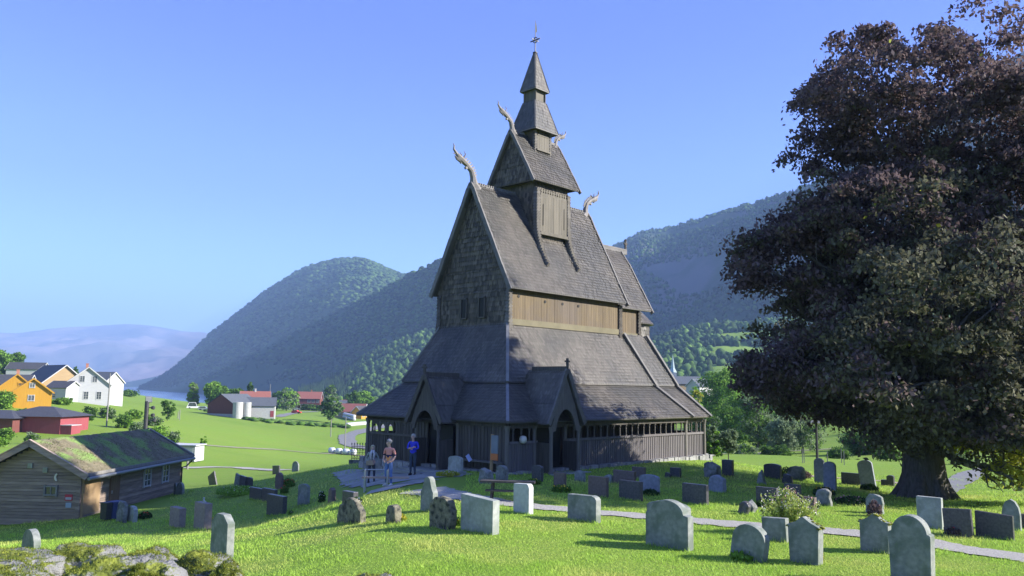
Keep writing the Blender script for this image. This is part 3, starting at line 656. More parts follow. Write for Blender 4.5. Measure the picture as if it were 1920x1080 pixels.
# ---- turret
T0, T1, S0, S1 = 5.70, 8.30, 3.72, 6.38
mb = MB()
shingles(mb, (T0, S1, 11), (T0, S0, 11), (T0, S0, 14.4), (T0, S1, 14.4), .15, .22, seed=61); mb.box(((T0+T1)/2, CX, 12.7), (T1-T0-.02, S1-S0-.02, 3.6))
for (p, q) in (((T0, S0, 11), (T1, S0, 11)), ((T1, S0, 12), (T1, S1, 12)), ((T1, S1, 12), (T0, S1, 12))):
    p, q = Vector(p), Vector(q); shingles(mb, p, q, (q.x, q.y, 14.4), (p.x, p.y, 14.4), .15, .22, seed=62)
tw = cpart(mb, 'turret', M['shingle_dark'])
mb = MB(); planks(mb, (T0+.22, S0-.14), (T1-.22, S0-.14), 11.75, 13.78, (0, -1), .22, .06, seed=66, batten=False); mb.beam((T0+.2, S0-.19, 11.72), (T1-.2, S0-.19, 11.72), .14, .16)
mb.beam((T0+.45, S0-.19, 12.15), (T0+.45, S0-.19, 13.3), .03, .03); mb.beam((T1-.45, S0-.19, 12.15), (T1-.45, S0-.19, 13.3), .03, .03)
n = 11
for i in range(n):      # carved top edge
    x = T0+.25+(i+.5)*(T1-T0-.5)/n; mb.extrude([(-.1, -.02), (.1, -.02), (.1, .08), (.03, .14), (.09, .22), (0, .34), (-.09, .22), (-.03, .14), (-.1, .08)], (x, S0-.12, 13.78), (1, 0, 0), (0, 0, 1), (0, -.05, 0))
mb.build('carved_panel', M['panel'], tw)
def flare(x, y, z0, z1, dx, dy, parent, wd=.26, m=M['tar_grey']):
    """shingled corner strip that sweeps out on to the roof below"""
    mb = MB(); n = int((z1-z0)/.15)
    for i in range(n):
        f = (i+.5)/n; z = z0+(z1-z0)*f; k = max(0, 1-f*1.7)**2
        mb.box((x+dx*k, y+dy*k, z), (wd*(1-.45*k), wd*(1-.45*k), .2), Matrix.Rotation(.2+.4*k, 3, 'X') @ Matrix.Rotation(.2, 3, 'Y'))
    return mb.build('corner_post', m, parent)
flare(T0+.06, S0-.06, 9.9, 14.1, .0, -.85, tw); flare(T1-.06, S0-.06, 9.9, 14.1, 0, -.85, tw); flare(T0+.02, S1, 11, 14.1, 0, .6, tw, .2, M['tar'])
TPROF = [(1.72, 14.42), (1.2, 15.35), (.62, 16.38), (.2, 17.1), (0, 17.38)]
troof = gable_roof('turret_roof', 5.12, 8.92, CX, TPROF, M['shingle'], .15, .2, 70, tw)
barge('bargeboard', 5.10, CX, TPROF, M['barge'], troof, .17, .09); barge('bargeboard', 8.94, CX, TPROF, M['barge'], troof, .17, .09)
mb = MB(); mb.beam((8.0, CX, 17.35), (8.9, CX, 17.35), .12, .28); mb.build('ridge_crest', M['barge'], troof); mb = MB(); mb.beam((5.2, CX, 17.35), (6.2, CX, 17.35), .12, .28); mb.build('ridge_crest', M['barge'], troof)
TP2 = [(h-.05 if h > .1 else h, z) for h, z in TPROF]
for x, s in ((5.3, 1), (8.7, -1)):
    mb = MB()
    for k in range(len(TP2)-1):
        (h0, z0), (h1, z1) = TP2[k], TP2[k+1]
        A, B, Cc, D = (x, CX+s*h0, z0), (x, CX-s*h0, z0), (x, CX-s*h1, z1), (x, CX+s*h1, z1)
        slab(mb, [A, B, Cc, D], .05); shingles(mb, A, B, Cc, D, .15, .22, .08, .04, seed=k+80)
    mb.build('turret_gable', M['shingle_dark'], tw)
# ---- ridge rider: box, skirt, neck, spire
SA, SB = 7.02, CX
mb = MB(); hb = .60
mb.box((SA, SB, 16.8), (2*hb, 2*hb, 1.7))
sp = cpart(mb, 'spire', M['shingle_dark'])
mb = MB(); planks(mb, (SA-hb+.1, SB-hb-.05), (SA+hb-.1, SB-hb-.05), 16.55, 17.35, (0, -1), .2, .05, seed=3, batten=False); mb.beam((SA-hb+.05, SB-hb-.1, 16.52), (SA+hb-.05, SB-hb-.1, 16.52), .1, .1)
for i in range(5):
    x = SA-hb+.15+(i+.5)*(2*hb-.3)/5; mb.extrude([(-.09, 0), (.09, 0), (.09, .06), (.03, .1), (0, .2), (-.03, .1), (-.09, .06)], (x, SB-hb-.04, 17.33), (1, 0, 0), (0, 0, 1), (0, -.05, 0))
mb.build('carved_panel', M['panel'], sp)
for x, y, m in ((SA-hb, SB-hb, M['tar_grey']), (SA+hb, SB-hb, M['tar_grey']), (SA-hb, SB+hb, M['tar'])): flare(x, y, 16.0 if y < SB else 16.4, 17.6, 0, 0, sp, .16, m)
def pyramid(name, r0, z0, r1, z1, parent, m, ext=0):
    mb = MB(); c = [(-1, -1), (1, -1), (1, 1), (-1, 1)]
    P = lambda k, r, z: Vector((SA+c[k % 4][0]*r, SB+c[k % 4][1]*r, z))
    mb.poly([P(k, r0, z0) for k in range(4)][::-1])
    for k in range(4):
        mb.poly([P(k, r0, z0), P(k+1, r0, z0), P(k+1, r1, z1), P(k, r1, z1)]); shingles(mb, P(k, r0, z0), P(k+1, r0, z0), P(k+1, r1, z1), P(k, r1, z1), .11, .2, .06, .03, seed=k+90)
    o = mb.build(name, m, parent); mb = MB()
    for k in range(4): mb.beam(P(k, r0+.02, z0), P(k, r1+.01, z1), .07, .06)
    for k in range(4): mb.beam(P(k, r0+.0, z0-.02), P(k+1, r0, z0-.02), .06, .07)
    mb.build('hip_board', M['barge'], o); return o
pyramid('spire_skirt', .93, 17.62, .45, 19.38, sp, M['shingle'])
mb = MB(); mb.box((SA, SB, 19.7), (.78, .78, .7))
for x in (-1, 1):
    for y in (-1, 1): mb.box((SA+x*.39, SB+y*.39, 19.7), (.12, .12, .7), Matrix.Rotation(.5, 3, 'Z'))
mb.build('spire_neck', M['panel'], sp)
pyramid('spire_roof', .56, 20.05, .04, 22.35, sp, M['shingle'])
mb = MB(); mb.tube([(SA, SB, 22.25), (SA, SB, 24.25)], [.035, .015], 6); mb.lathe((SA, SB, 22.32), [(.14, 0), (.14, .05), (.04, .09)], 10)
for t in np.linspace(0, 2*math.pi, 13)[:-1]:
    a, b_ = Vector((SA, SB-math.cos(t)*.16, 23.1+math.sin(t)*.16)), Vector((SA, SB-math.cos(t+.53)*.16, 23.1+math.sin(t+.53)*.16)); mb.beam(a, b_, .04, .04)
mb.beam((SA, SB-.36, 23.1), (SA, SB+.36, 23.1), .04, .06); mb.beam((SA-.28, SB, 23.1), (SA+.28, SB, 23.1), .03, .05)
vane = mb.build('weather_vane', M['iron'], sp)
mb = MB(); mb.extrude([(0, 0), (.1, .12), (.04, .6), (0, .62)], (SA, SB, 23.5), (.7, -.7, 0), (0, 0, 1), (.01, .01, 0)); mb.build('vane_flag', M['gilt'], vane)
# ---- dragon heads
def dragon(a, z, s, k, parent):
    """neck curving out along the ridge (s = -1 to the west), size k"""
    mb = MB(); P = lambda x, zz, y=0: Vector((a+s*x*k*1.18, CX+y*k, z+zz*k*.86))
    pts = [P(-.25, -.25), P(-.05, .1), P(-.02, .5), P(.1, .9), P(.38, 1.22), P(.72, 1.45), P(.98, 1.66)]
    mb.tube(pts, [.30*k, .23*k, .17*k, .14*k, .13*k, .17*k, .13*k], 8)
    mb.tube([P(.72, 1.45), P(1.0, 1.72), P(1.2, 1.98), P(1.18, 2.2), P(1.25, 2.34)], [.13*k, .10*k, .06*k, .04*k, .012*k], 6)   # upper jaw curling up
    mb.tube([P(.75, 1.38), P(1.0, 1.45), P(1.14, 1.58)], [.13*k, .09*k, .02*k], 6)          # lower jaw
    mb.tube([P(.95, 1.6), P(1.15, 1.72), P(1.28, 1.70)], [.03*k, .03*k, .01*k], 5)            # tongue
    for y in (-.1, .1): mb.tube([P(.66, 1.55, y), P(.6, 1.8, y*1.5), P(.72, 1.98, y*1.6)], [.05*k, .035*k, .01*k], 5)    # ears
    for i in range(9):
        f = i/8*3; j = min(int(f), 2); q = pts[2+j].lerp(pts[3+j], f-j) + Vector((-s*.15*k, 0, .16*k)); mb.box(q, (.08*k, .05*k, .22*k), Matrix.Rotation(-s*.9, 3, 'Y'))
    mb.box(P(.42, 1.02), (.18*k, .14*k, .13*k), Matrix.Rotation(s*.5, 3, 'Y')); mb.box(P(.74, 1.26), (.12*k, .1*k, .1*k), Matrix.Rotation(s*.5, 3, 'Y'))
    return mb.build('dragon_head', M['carved'], parent, smooth=False)
dragon(2.42, 13.82, -1, .95, nroof); dragon(11.6, 13.8, 1, .86, nroof); dragon(5.2, 17.3, -1, .74, troof); dragon(8.85, 17.25, 1, .62, troof)
# ---- porches
def porch(name, origin, rz, half, depth, ze, za, back, m_front, dark):
    mbarge, mpost = (M['tar'], M['tar']) if dark else (M['barge'], M['tar_grey'])  # shade on the west porch is put into its colour as darker wood
    o = bpy.data.objects.new(name, None); COL.objects.link(o); o.parent = church; o.location = origin; o.rotation_euler = (0, 0, rz)
    # local: x across, y towards the church, z up
    prof = [(half, ze), (half*.62, ze+(za-ze)*.36), (.12, za-.14), (0, za)]
    mb = MB()
    for s in (-1, 1):
        for k in range(3):
            (h0, z0), (h1, z1) = prof[k], prof[k+1]; A, B, Cc, D = (s*h0, 0, z0), (s*h0, back, z0), (s*h1, back, z1), (s*h1, 0, z1)
            q = [A, B, Cc, D] if s > 0 else [B, A, D, Cc]
            slab(mb, q, .06); shingles(mb, *q, .15, .2, .07, .035, seed=k)
    rf = mb.build('porch_roof', M['shingle'], o)
    mb = MB()
    for s in (-1, 1):
        for k in range(3):
            (h0, z0), (h1, z1) = prof[k], prof[k+1]; mb.beam((s*h0, -.03, z0), (s*h1, -.03, z1), .09, .2, up=Vector((s*.7, 0, .7)))
    mb.build('bargeboard', mbarge, rf)
    mb = MB(); mb.beam((0, -.02, za+.05), (0, back*.9, za+.05), .14, .22); mb.build('ridge_crest', M['tar'], rf)
    c = MB(); h = .42; c.beam((0, -.02, za+.1), (0, -.02, za+.1+h), .09, .09); c.beam((-.15, -.02, za+.1+h*.66), (.15, -.02, za+.1+h*.66), .08, .08); c.build('cross_finial', M['tar'], rf)
    # gable with pointed horseshoe arch
    mb = MB(); hw = half-.28; arch = [(hw*.72*math.sin(t)*(1-.12*math.cos(t)), ze-.35+(za-ze)*.42*math.cos(t)) for t in np.linspace(1.5, -1.5, 15)]
    outer = [(-(half-.2), ze-.35), (-(half*.62-.12), ze+(za-ze)*.36-.1), (0, za-.28), (half*.62-.12, ze+(za-ze)*.36-.1), (half-.2, ze-.35)]
    mb.extrude(outer+arch, (0, .12, 0), (1, 0, 0), (0, 0, 1), (0, -.09, 0)); mb.build('arch', m_front, o)
    for s in (-1, 1):
        mb = MB(); mb.lathe((s*(half-.32), .1, -.2), [(.15, 0), (.15, .12), (.085, .25), (.08, ze-.2), (.13, ze+.1)], 10); mb.build('porch_post', mpost, o)
        mb = MB(); mb.box((s*(half-.3), depth*.55, .55), (.06, depth*.8, 1.4)); mb.build('side_panel', M['tar'], o)
    mb = MB(); mb.box((0, depth+.12, .85), (half*1.3, .06, 2.0)); mb.build('doorway', M['black'], o)
    mb = MB(); mb.box((0, .2, -.14), (half*2.1, 1.2, .16)); mb.box((0, -.35, -.22), (half*2.3, .5, .14)); mb.build('step', M['flag'], o)
    return o
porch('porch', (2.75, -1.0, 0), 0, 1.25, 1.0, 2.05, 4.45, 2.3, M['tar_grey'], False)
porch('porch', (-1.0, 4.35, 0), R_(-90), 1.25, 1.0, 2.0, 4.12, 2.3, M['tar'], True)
# ---------------------------------------------------------------- trees and plants
def leaf_quads(C, size, r_, droop=.25, elong=1.7):
    """one small bent leaf face per centre"""
    n = len(C); a = r_.normal(size=(n, 3)); a[:, 2] -= droop*2; a /= np.linalg.norm(a, axis=1, keepdims=True)
    b = r_.normal(size=(n, 3)); b[:, 2] *= .45; b -= a*(a*b).sum(1, keepdims=True); b /= np.linalg.norm(b, axis=1, keepdims=True)
    s = (size*r_.uniform(.6, 1.35, n))[:, None]
    V = np.stack([C-a*s*elong*.5, C+b*s*.5, C+a*s*elong*.5, C-b*s*.5], 1)
    return V.reshape(-1, 3), np.arange(n*4).reshape(n, 4)
def crown_points(lobes, nclus, per, r_, clr, flat=.55, shell=.55, droop=.5):
    """lobes: (cx,cy,cz, rx,ry,rz) ellipsoids; clusters near their skins, leaves around each cluster"""
    L = np.array(lobes, float); area = (L[:, 3]*L[:, 4]+L[:, 3]*L[:, 5]+L[:, 4]*L[:, 5]); pk = r_.choice(len(L), nclus, p=area/area.sum()); Q = L[pk]
    d = r_.normal(size=(nclus, 3)); d /= np.linalg.norm(d, axis=1, keepdims=True)
    rad = shell+(1-shell)*r_.random(nclus)**.6; rad *= 1+.18*(r_.random(nclus)-.5)
    cc = Q[:, :3]+d*Q[:, 3:]*rad[:, None]
    cr = clr*r_.uniform(.55, 1.4, nclus)
    o = np.clip(r_.normal(size=(nclus, per, 3)), -1.7, 1.7)*.5; hr = np.hypot(o[..., 0], o[..., 1])
    P = cc[:, None, :] + np.stack([o[..., 0], o[..., 1], o[..., 2]*flat - droop*hr**2*.6], -1)*cr[:, None, None]
    return P.reshape(-1, 3), np.repeat(pk, per), cc
def branch(mb, p, q, r0, r1, r_, n=6, wob=.06, sides=7):
    p, q = Vector(p), Vector(q); L = (q-p).length
    pts = [p.lerp(q, i/n)+Vector((r_.normal(), r_.normal(), r_.normal()*.6))*L*wob*(0 < i < n) for i in range(n+1)]
    mb.tube(pts, [r0+(r1-r0)*(i/n)**.8 for i in range(n+1)], sides); return pts
def tree(name, label, cat, base, H, R, mats, nclus=200, per=22, leaf=.3, trunk=.25, seed=1, shape='round', group=None, crown0=.25, trunk_r=None):
    r_ = np.random.default_rng(seed); o = empty(name, label, cat, base, 0, group)
    z0 = H*crown0; lob = []
    k = 7 if shape != 'column' else 6
    if shape == 'conifer':
        for i in range(9):
            f = i/8; lob.append((0, 0, z0+(H-z0)*f*.95, R*(1-f)+.15, R*(1-f)+.15, H*.08))
    elif shape == 'column':
        for i in range(k): f = i/(k-1); lob.append((r_.normal()*.12*R, r_.normal()*.12*R, z0+(H-z0)*(.1+.8*f), R*(.9-.45*abs(f-.4)), R*(.9-.45*abs(f-.4)), (H-z0)*.16))
    else:
        lob.append((0, 0, z0+(H-z0)*.52, R*.72, R*.72, (H-z0)*.45))
        for i in range(k):
            a = i*2.4+r_.random(); f = r_.uniform(.15, .85); rr = R*r_.uniform(.38, .52); e = math.sqrt(max(.15, 1-(2*f-1)**2))
            lob.append((math.cos(a)*(R-rr)*e, math.sin(a)*(R-rr)*e, z0+(H-z0)*f, rr, rr, rr*.85))
    P, pk, cc = crown_points(lob, nclus, per, r_, R*.2, .6, .5, .3)
    V, F = leaf_quads(P, leaf, r_, .1)
    np_mesh('crown', V, F, mats, (np.repeat(r_.integers(0, len(mats), nclus), per) if len(mats) > 1 else None), parent=o)
    mb = MB(); tr = trunk_r or max(.05, H*.022)
    branch(mb, (0, 0, -.3), (r_.normal()*.05*R, r_.normal()*.05*R, z0+(H-z0)*.75), tr, tr*.25, r_, 7, .015)
    for i in range(6):
        q = cc[r_.integers(0, len(cc))]; f = r_.uniform(.2, .6); branch(mb, (0, 0, z0+(H-z0)*f*.6), q, tr*.4, tr*.08, r_, 4, .05, 5)
    mb.build('trunk', M['bark'], o, smooth=True)
    return o
# ---- the great copper beech
BY = 33.5; MP = BY/FPX
def bxz(px, py, Y=BY):
    p = at(px, py, Y); return p.x, p.z
bb = ground_at(1722, BY); beech = empty('copper_beech', 'huge old copper beech with drooping dark purple crown beside the graves', 'tree', bb)
BL = [  # px, py, depth offset, rx, ry, rz (px, m, px), material mix (purple share)
    (1735, 200, -1, 235, 4.2, 188, .95), (1615, 195, -2, 130, 3.0, 130, .95), (1865, 205, -.5, 165, 4.0, 150, .95), (1560, 265, -.5, 92, 2.4, 72, .9), (1985, 330, 0, 150, 5, 190, .8),
    (1640, 400, -2, 160, 3.6, 95, .6), (1760, 420, .5, 230, 4.6, 150, .4), (1900, 420, -1, 200, 6.0, 170, .6),
    (1500, 470, -.5, 125, 3.4, 60, .62), (1440, 498, .5, 78, 2.2, 40, .8), (1570, 430, 0, 100, 3, 70, .7), (1575, 550, 1, 85, 3.8, 70, .5), (1490, 430, .5, 70, 2, 34, .8),
    (1640, 600, 0, 190, 7.0, 140, .4), (1800, 620, 1, 210, 7.5, 170, .4), (1960, 570, 0, 170, 6.5, 150, .25), (1585, 665, -3, 105, 3.6, 75, .25),
    (1470, 668, -1, 82, 3.0, 42, .65), (1420, 705, -1, 44, 1.8, 38, .7), (1530, 715, 3, 110, 4.0, 62, .5), (1620, 735, 4.5, 120, 3.6, 70, .4), (1680, 760, -1, 90, 3.2, 70, .25), (1760, 730, -4.5, 120, 3.0, 75, .25), (1840, 740, 2, 130, 5, 90, .25), (1900, 720, -4, 90, 3.0, 90, .25), (1660, 690, -5.5, 130, 2.5, 70, .4), (1740, 560, -6, 170, 2.5, 110, .25),
    (1650, 785, -3.5, 55, 1.7, 42, .25), (1705, 800, -3, 42, 1.4, 38, .25), (1795, 800, -3.5, 50, 1.7, 50, .1), (1845, 840, -2.5, 48, 1.5, 60, -1), (1890, 850, -3, 48, 1.6, 66, -1), (1850, 890, -4, 40, 1.2, 38, -1), (1910, 790, -4, 60, 1.6, 60, -1), (1810, 800, 1, 40, 2, 40, -1), (1930, 830, -2, 50, 1.8, 70, -1)]
r_ = np.random.default_rng(5); lobes = []; shr = []
for px, py, dy, rx, ry, rz, s in BL:
    x, z = bxz(px, py, BY+dy*.6); lobes.append((x-bb.x, dy, z-bb.z, rx*MP, ry, rz*MP)); shr.append(s)
NCL, PER = 1700, 175
P, pk, cc = crown_points(lobes, NCL, PER, r_, .78, .42, .50, .75)
keep = (P[:, 2] > .9)
V, F = leaf_quads(P[keep], .115, r_, .35); sh = np.array(shr)[pk[keep]]; u = r_.random(len(sh)); uc = np.repeat(r_.random(NCL), PER)[keep]; u = .55*uc+.45*u
mi = np.where(sh < 0, np.where(u < .8, 2, 1), np.where(u < sh, 0, np.where(u > .97, 2, 1)))
np_mesh('crown', V, F, [M['lf_purple'], M['lf_olive'], M['lf_lime']], mi, parent=beech)
mb = MB()
tp_ = [(0, 0, -.4), (0, 0, .15), (.02, 0, .6), (.0, .0, 1.6), (-.05, .05, 3.0), (-.05, .1, 4.6), (.1, .1, 7), (.2, .2, 10), (.2, .2, 14)]
mb.tube(tp_, [1.15, 1.0, .86, .76, .72, .74, .52, .34, .1], 14)
for i in range(8):       # root flare
    a = i*.785+.2; c, s = math.cos(a), math.sin(a); mb.tube([(c*.5, s*.5, 1.1), (c*.75, s*.75, .4), (c*1.1, s*1.1, .0), (c*1.5, s*1.5, -.25)], [.26, .27, .2, .1], 8)
for i, (px, py, dy, rx, ry, rz, s) in enumerate(BL):
    x, y, z = lobes[i][:3]; h = min(max(z*.42, 2.4), 9.5); st = Vector((0, .05, h)); e = Vector((x, y, z))
    pts = branch(mb, st, e, .30 if rz > 90 else .17, .05, r_, 6, .045, 7)
    for j in range(5):
        dd = r_.normal(size=3); dd /= np.linalg.norm(dd); q = e+Vector((dd[0]*lobes[i][3]*.8, dd[1]*lobes[i][4]*.8, dd[2]*lobes[i][5]*.7))
        branch(mb, pts[3+j % 3], q, .07, .012, r_, 4, .07, 5)
mb.build('trunk', M['bark'], beech, smooth=True)
# ---- trees further off: pixel of the foot, depth, height in px, width in px
def T(name, label, px, base, Y, hpx, wpx, mats, shape='round', seed=1, nclus=240, per=24, leaf=None, group=None, crown0=.04):
    p = ground_at(px, Y); top = at(px, base-hpx, Y); H = max(top.z-p.z, .6); R = wpx/2/FPX*Y
    return tree(name, label, 'tree', p, H, R, [M[m] for m in mats], nclus, per, leaf or max(.12, Y*.0016), seed=seed, shape=shape, group=group, crown0=crown0)
T('young_tree', 'small grey green clipped tree standing just off the east end of the church', 1333, 858, 60, 60, 42, ['lf_grey', 'lf_bright'], seed=3, leaf=.13, per=24)
T('young_tree', 'small round grey green tree on a thin bare stem, right of the clipped one', 1363, 862, 60, 57, 38, ['lf_grey'], seed=4, leaf=.13, per=24, crown0=.22)
T('willow', 'broad grey green willow directly behind the slim lamp post on the right', 1500, 840, 120, 115, 105, ['lf_grey', 'lf_grey', 'lf_green'], seed=5, nclus=420)
T('willow', 'pale grey willow between the round young tree and the broad willow', 1418, 838, 130, 95, 80, ['lf_grey', 'lf_green'], seed=6, nclus=380)
T('leafy_tree', 'tall bright green tree rising behind the east end of the church roof', 1352, 800, 190, 108, 100, ['lf_bright', 'lf_green'], seed=7, nclus=480)
T('leafy_tree', 'slim yellow green tree close against the church roof edge below the far white spire', 1302, 800, 175, 75, 40, ['lf_bright', 'lf_lime'], seed=8)
T('leafy_tree', 'dark green tree behind the two grey willows', 1440, 790, 215, 80, 90, ['lf_green', 'lf_dark'], seed=9, nclus=340)
T('leafy_tree', 'mid green tree low behind the two young trees', 1375, 835, 150, 75, 75, ['lf_green'], seed=10, nclus=340)
T('leafy_tree', 'broad mid green tree filling the gap between the tall bright tree and the pale willow', 1392, 815, 165, 92, 90, ['lf_green', 'lf_bright'], seed=110, nclus=420)
T('willow', 'grey green willow close behind the clipped young tree', 1322, 838, 120, 62, 66, ['lf_grey', 'lf_green'], seed=111, nclus=340)
T('willow', 'small silvery willow left under the broad willow', 1462, 848, 112, 70, 60, ['lf_grey'], seed=112, nclus=320)
T('leafy_tree', 'tall dark green tree rising behind the two willows on the left of the lamp post', 1470, 795, 230, 118, 110, ['lf_green', 'lf_dark'], seed=113, nclus=420)
T('leafy_tree', 'dark tree left of the sunny clearing behind the beech trunk', 1550, 775, 260, 75, 90, ['lf_dark', 'lf_green'], seed=12, nclus=340)
T('leafy_tree', 'green tree above the sunny clearing seen under the beech crown', 1640, 770, 280, 70, 100, ['lf_green'], seed=13, nclus=340)
T('leafy_tree', 'dense tree right of the beech trunk in the far background', 1800, 830, 150, 110, 130, ['lf_dark', 'lf_green'], seed=14, nclus=240)
T('leafy_tree', 'dark tree at the far right edge behind the beech leaves', 1930, 830, 130, 120, 130, ['lf_dark'], seed=15, nclus=240)
T('leafy_tree', 'low broad tree just left of the beech trunk at the far end of the lawn', 1625, 862, 110, 52, 95, ['lf_dark', 'lf_green'], seed=16, nclus=340)
T('poplar', 'slim pale poplar at the fjord shore left of the barn', 372, 754, 330, 34, 21, ['lf_grey', 'lf_bright'], 'column', 17)
T('leafy_tree', 'broad green tree at the fjord shore just left behind the barn', 412, 757, 330, 40, 50, ['lf_bright', 'lf_green'], seed=18, nclus=340)
T('leafy_tree', 'green tree behind the left end of the barn ridge', 447, 754, 345, 26, 40, ['lf_green'], seed=19)
T('leafy_tree', 'small dark conifer like tree peeping over the barn roof', 476, 745, 340, 24, 14, ['lf_dark', 'lf_green'], 'column', 20)
T('leafy_tree', 'rounded pale green tree left of the house with the red roof', 545, 766, 400, 40, 44, ['lf_bright', 'lf_grey'], seed=21)
T('leafy_tree', 'small green tree squeezed between barn and rounded pale tree', 527, 764, 410, 30, 26, ['lf_green'], seed=22)
T('leafy_tree', 'bushy tree on the bank below the house with the red roof', 628, 786, 290, 46, 46, ['lf_green', 'lf_grey'], seed=23, nclus=190)
T('leafy_tree', 'tall pale tree at the right end of the house with the red roof', 625, 765, 480, 45, 30, ['lf_grey', 'lf_green'], seed=24)
T('leafy_tree', 'small tree behind the village roofs left of the church', 668, 756, 420, 24, 30, ['lf_green'], seed=25)
T('leafy_tree', 'small bright tree above the yellow gabled village house', 690, 752, 440, 20, 34, ['lf_bright'], seed=26)
T('leafy_tree', 'green tree on the hillside at the left picture edge', 5, 702, 330, 45, 50, ['lf_green', 'lf_bright'], seed=27, nclus=380)
T('leafy_tree', 'green tree on the hillside beside the dark purple tree', 32, 700, 340, 38, 42, ['lf_green'], seed=28, nclus=180)
T('purple_tree', 'small dark purple tree on the hillside above the dark roofed house', 38, 684, 400, 24, 18, ['lf_purple'], seed=29)
T('leafy_tree', 'small green tree behind the white house on the left', 148, 708, 300, 22, 16, ['lf_green'], seed=30)
T('leafy_tree', 'bush like tree left in front of the yellow house', 14, 782, 160, 48, 50, ['lf_green', 'lf_bright'], seed=31, nclus=200, crown0=.02)
T('leafy_tree', 'thin young tree on the meadow right of the cabin', 326, 775, 190, 26, 30, ['lf_green'], seed=32, nclus=60)
T('leafy_tree', 'thin little tree on the far meadow beyond the white shed', 395, 838, 130, 22, 14, ['lf_bright'], seed=33, nclus=40, per=14)
def bush(name, label, px, Y, hpx, wpx, mats, seed, nclus=110, per=22, leaf=None, group=None):
    p = ground_at(px, Y); H = hpx/FPX*Y; R = wpx/2/FPX*Y; r_ = np.random.default_rng(seed)
    lob = [(0, 0, H*.45, R*.7, R*.6, H*.5)]+[(r_.uniform(-.6, .6)*R, r_.uniform(-.5, .5)*R, H*r_.uniform(.3, .6), R*.42, R*.42, H*.38) for _ in range(5)]
    P, pk, cc = crown_points(lob, nclus, per, r_, max(R, H)*.2, .6, .4, .2); P[:, 2] = np.abs(P[:, 2])
    V, F = leaf_quads(P, leaf or max(.05, Y*.0014), r_, 0)
    o = np_mesh(name, V, F, [M[m] for m in mats], np.repeat(r_.integers(0, len(mats), nclus), per), loc=p)
    return tag(o, label, 'bush', group)
bush('bush', 'dark round bush below the right corner of the white house', 181, 158, 26, 26, ['lf_dark', 'lf_green'], 40)
for i, (px, Y, h, w_, lab) in enumerate([(212, 165, 22, 34, 'green bush beside the tall pole in front of the white house'), (245, 150, 26, 40, 'straggly bush on the slope right of the white house'), (272, 140, 30, 36, 'orchard bush just left of the floodlight post'), (305, 130, 34, 44, 'orchard bush just right of the floodlight post'), (335, 135, 22, 36, 'low orchard bush farthest right on the slope'),
        (262, 175, 18, 40, 'upper orchard bush on the slope above the floodlight post'), (300, 165, 18, 40, 'upper orchard bush on the slope nearest the fjord'), (130, 185, 14, 50, 'low hedge like bush under the white house'), (60, 150, 20, 40, 'bush between the yellow house and the red building'), (28, 120, 26, 34, 'bush in front of the red building at its left wing'), (78, 112, 22, 34, 'bush in front of the red building below its window'), (8, 100, 20, 50, 'low bushes at the left picture edge below the red building')]):
    bush('bush', lab, px, Y, h, w_, ['lf_green', 'lf_bright'] if i % 2 else ['lf_grey', 'lf_green'], 41+i)
for i, (px, Y, h, w_, lab) in enumerate([(1590, 120, 30, 60, 'green shrub on the sunny bank behind the beech'), (1570, 95, 24, 60, 'shady shrub in front of the sunny bank'), (1330, 120, 30, 50, 'shrub behind the pair of young trees'), (1450, 105, 26, 60, 'shrub at the foot of the grey willows'), (1395, 110, 24, 50, 'shrub right behind the round young tree'), (1660, 85, 26, 60, 'shrub behind the foot of the beech on its left'), (1790, 75, 34, 70, 'shrub behind the foot of the beech on its right'), (590, 430, 12, 40, 'hedge below the house with the red roof'), (385, 800, 0, 0, '')][:8]):
    bush('shrub', lab, px, Y, h, w_, ['lf_green', 'lf_dark'] if i % 2 else ['lf_grey', 'lf_green'], 61+i)
bush('hedge', 'low dark hedge at the fjord edge of the meadow', 245, 380, 10, 60, ['lf_dark', 'lf_green'], 80)
# rough verge along the ditch across the meadow
vp = []
for i in range(260):
    f = i/260; px_ = 385+f*270; py_ = np.interp(px_, [385, 470, 560, 655], [770, 787, 796, 801])+rng.normal()*1.2; q_ = onground(px_, py_, 60); vp.append((q_.x, q_.y, q_.z))
vp = np.array(vp); vr = rng.uniform(.35, .9, len(vp)); scatter_trees('verge_growth', vp, vr*1.6, vr*1.3, [M['ft2'], M['ft3'], M['lf_green']], 0, 95, ICO1)
# valley wood behind the church on the right: one mass of crowns
pts = []
for i in range(900):
    px = rng.uniform(1180, 2050); Y = rng.uniform(300, 620)
    x, y = XY(px, Y)
    if vnoise(np.array([x/40]), np.array([y/40]), 91)[0] < .35: continue
    pts.append((x, y, gz(x, y)))
pts = np.array(pts); rr = rng.uniform(2.2, 4.6, len(pts))
scatter_trees('woodland', pts, rr, rr*2.2, [M['ft2'], M['ft3'], M['ft3']], .06, 92, ICO2)
pts = []
for i in range(500):
    px = rng.uniform(560, 1000); Y = rng.uniform(480, 900); x, y = XY(px, Y)
    if vnoise(np.array([x/30]), np.array([y/30]), 93)[0] < .5: continue
    pts.append((x, y, gz(x, y)))
pts = np.array(pts); rr = rng.uniform(2, 4, len(pts))
scatter_trees('woodland', pts, rr, rr*2.2, [M['ft2'], M['ft3'], M['ft3']], .08, 94, ICO2)
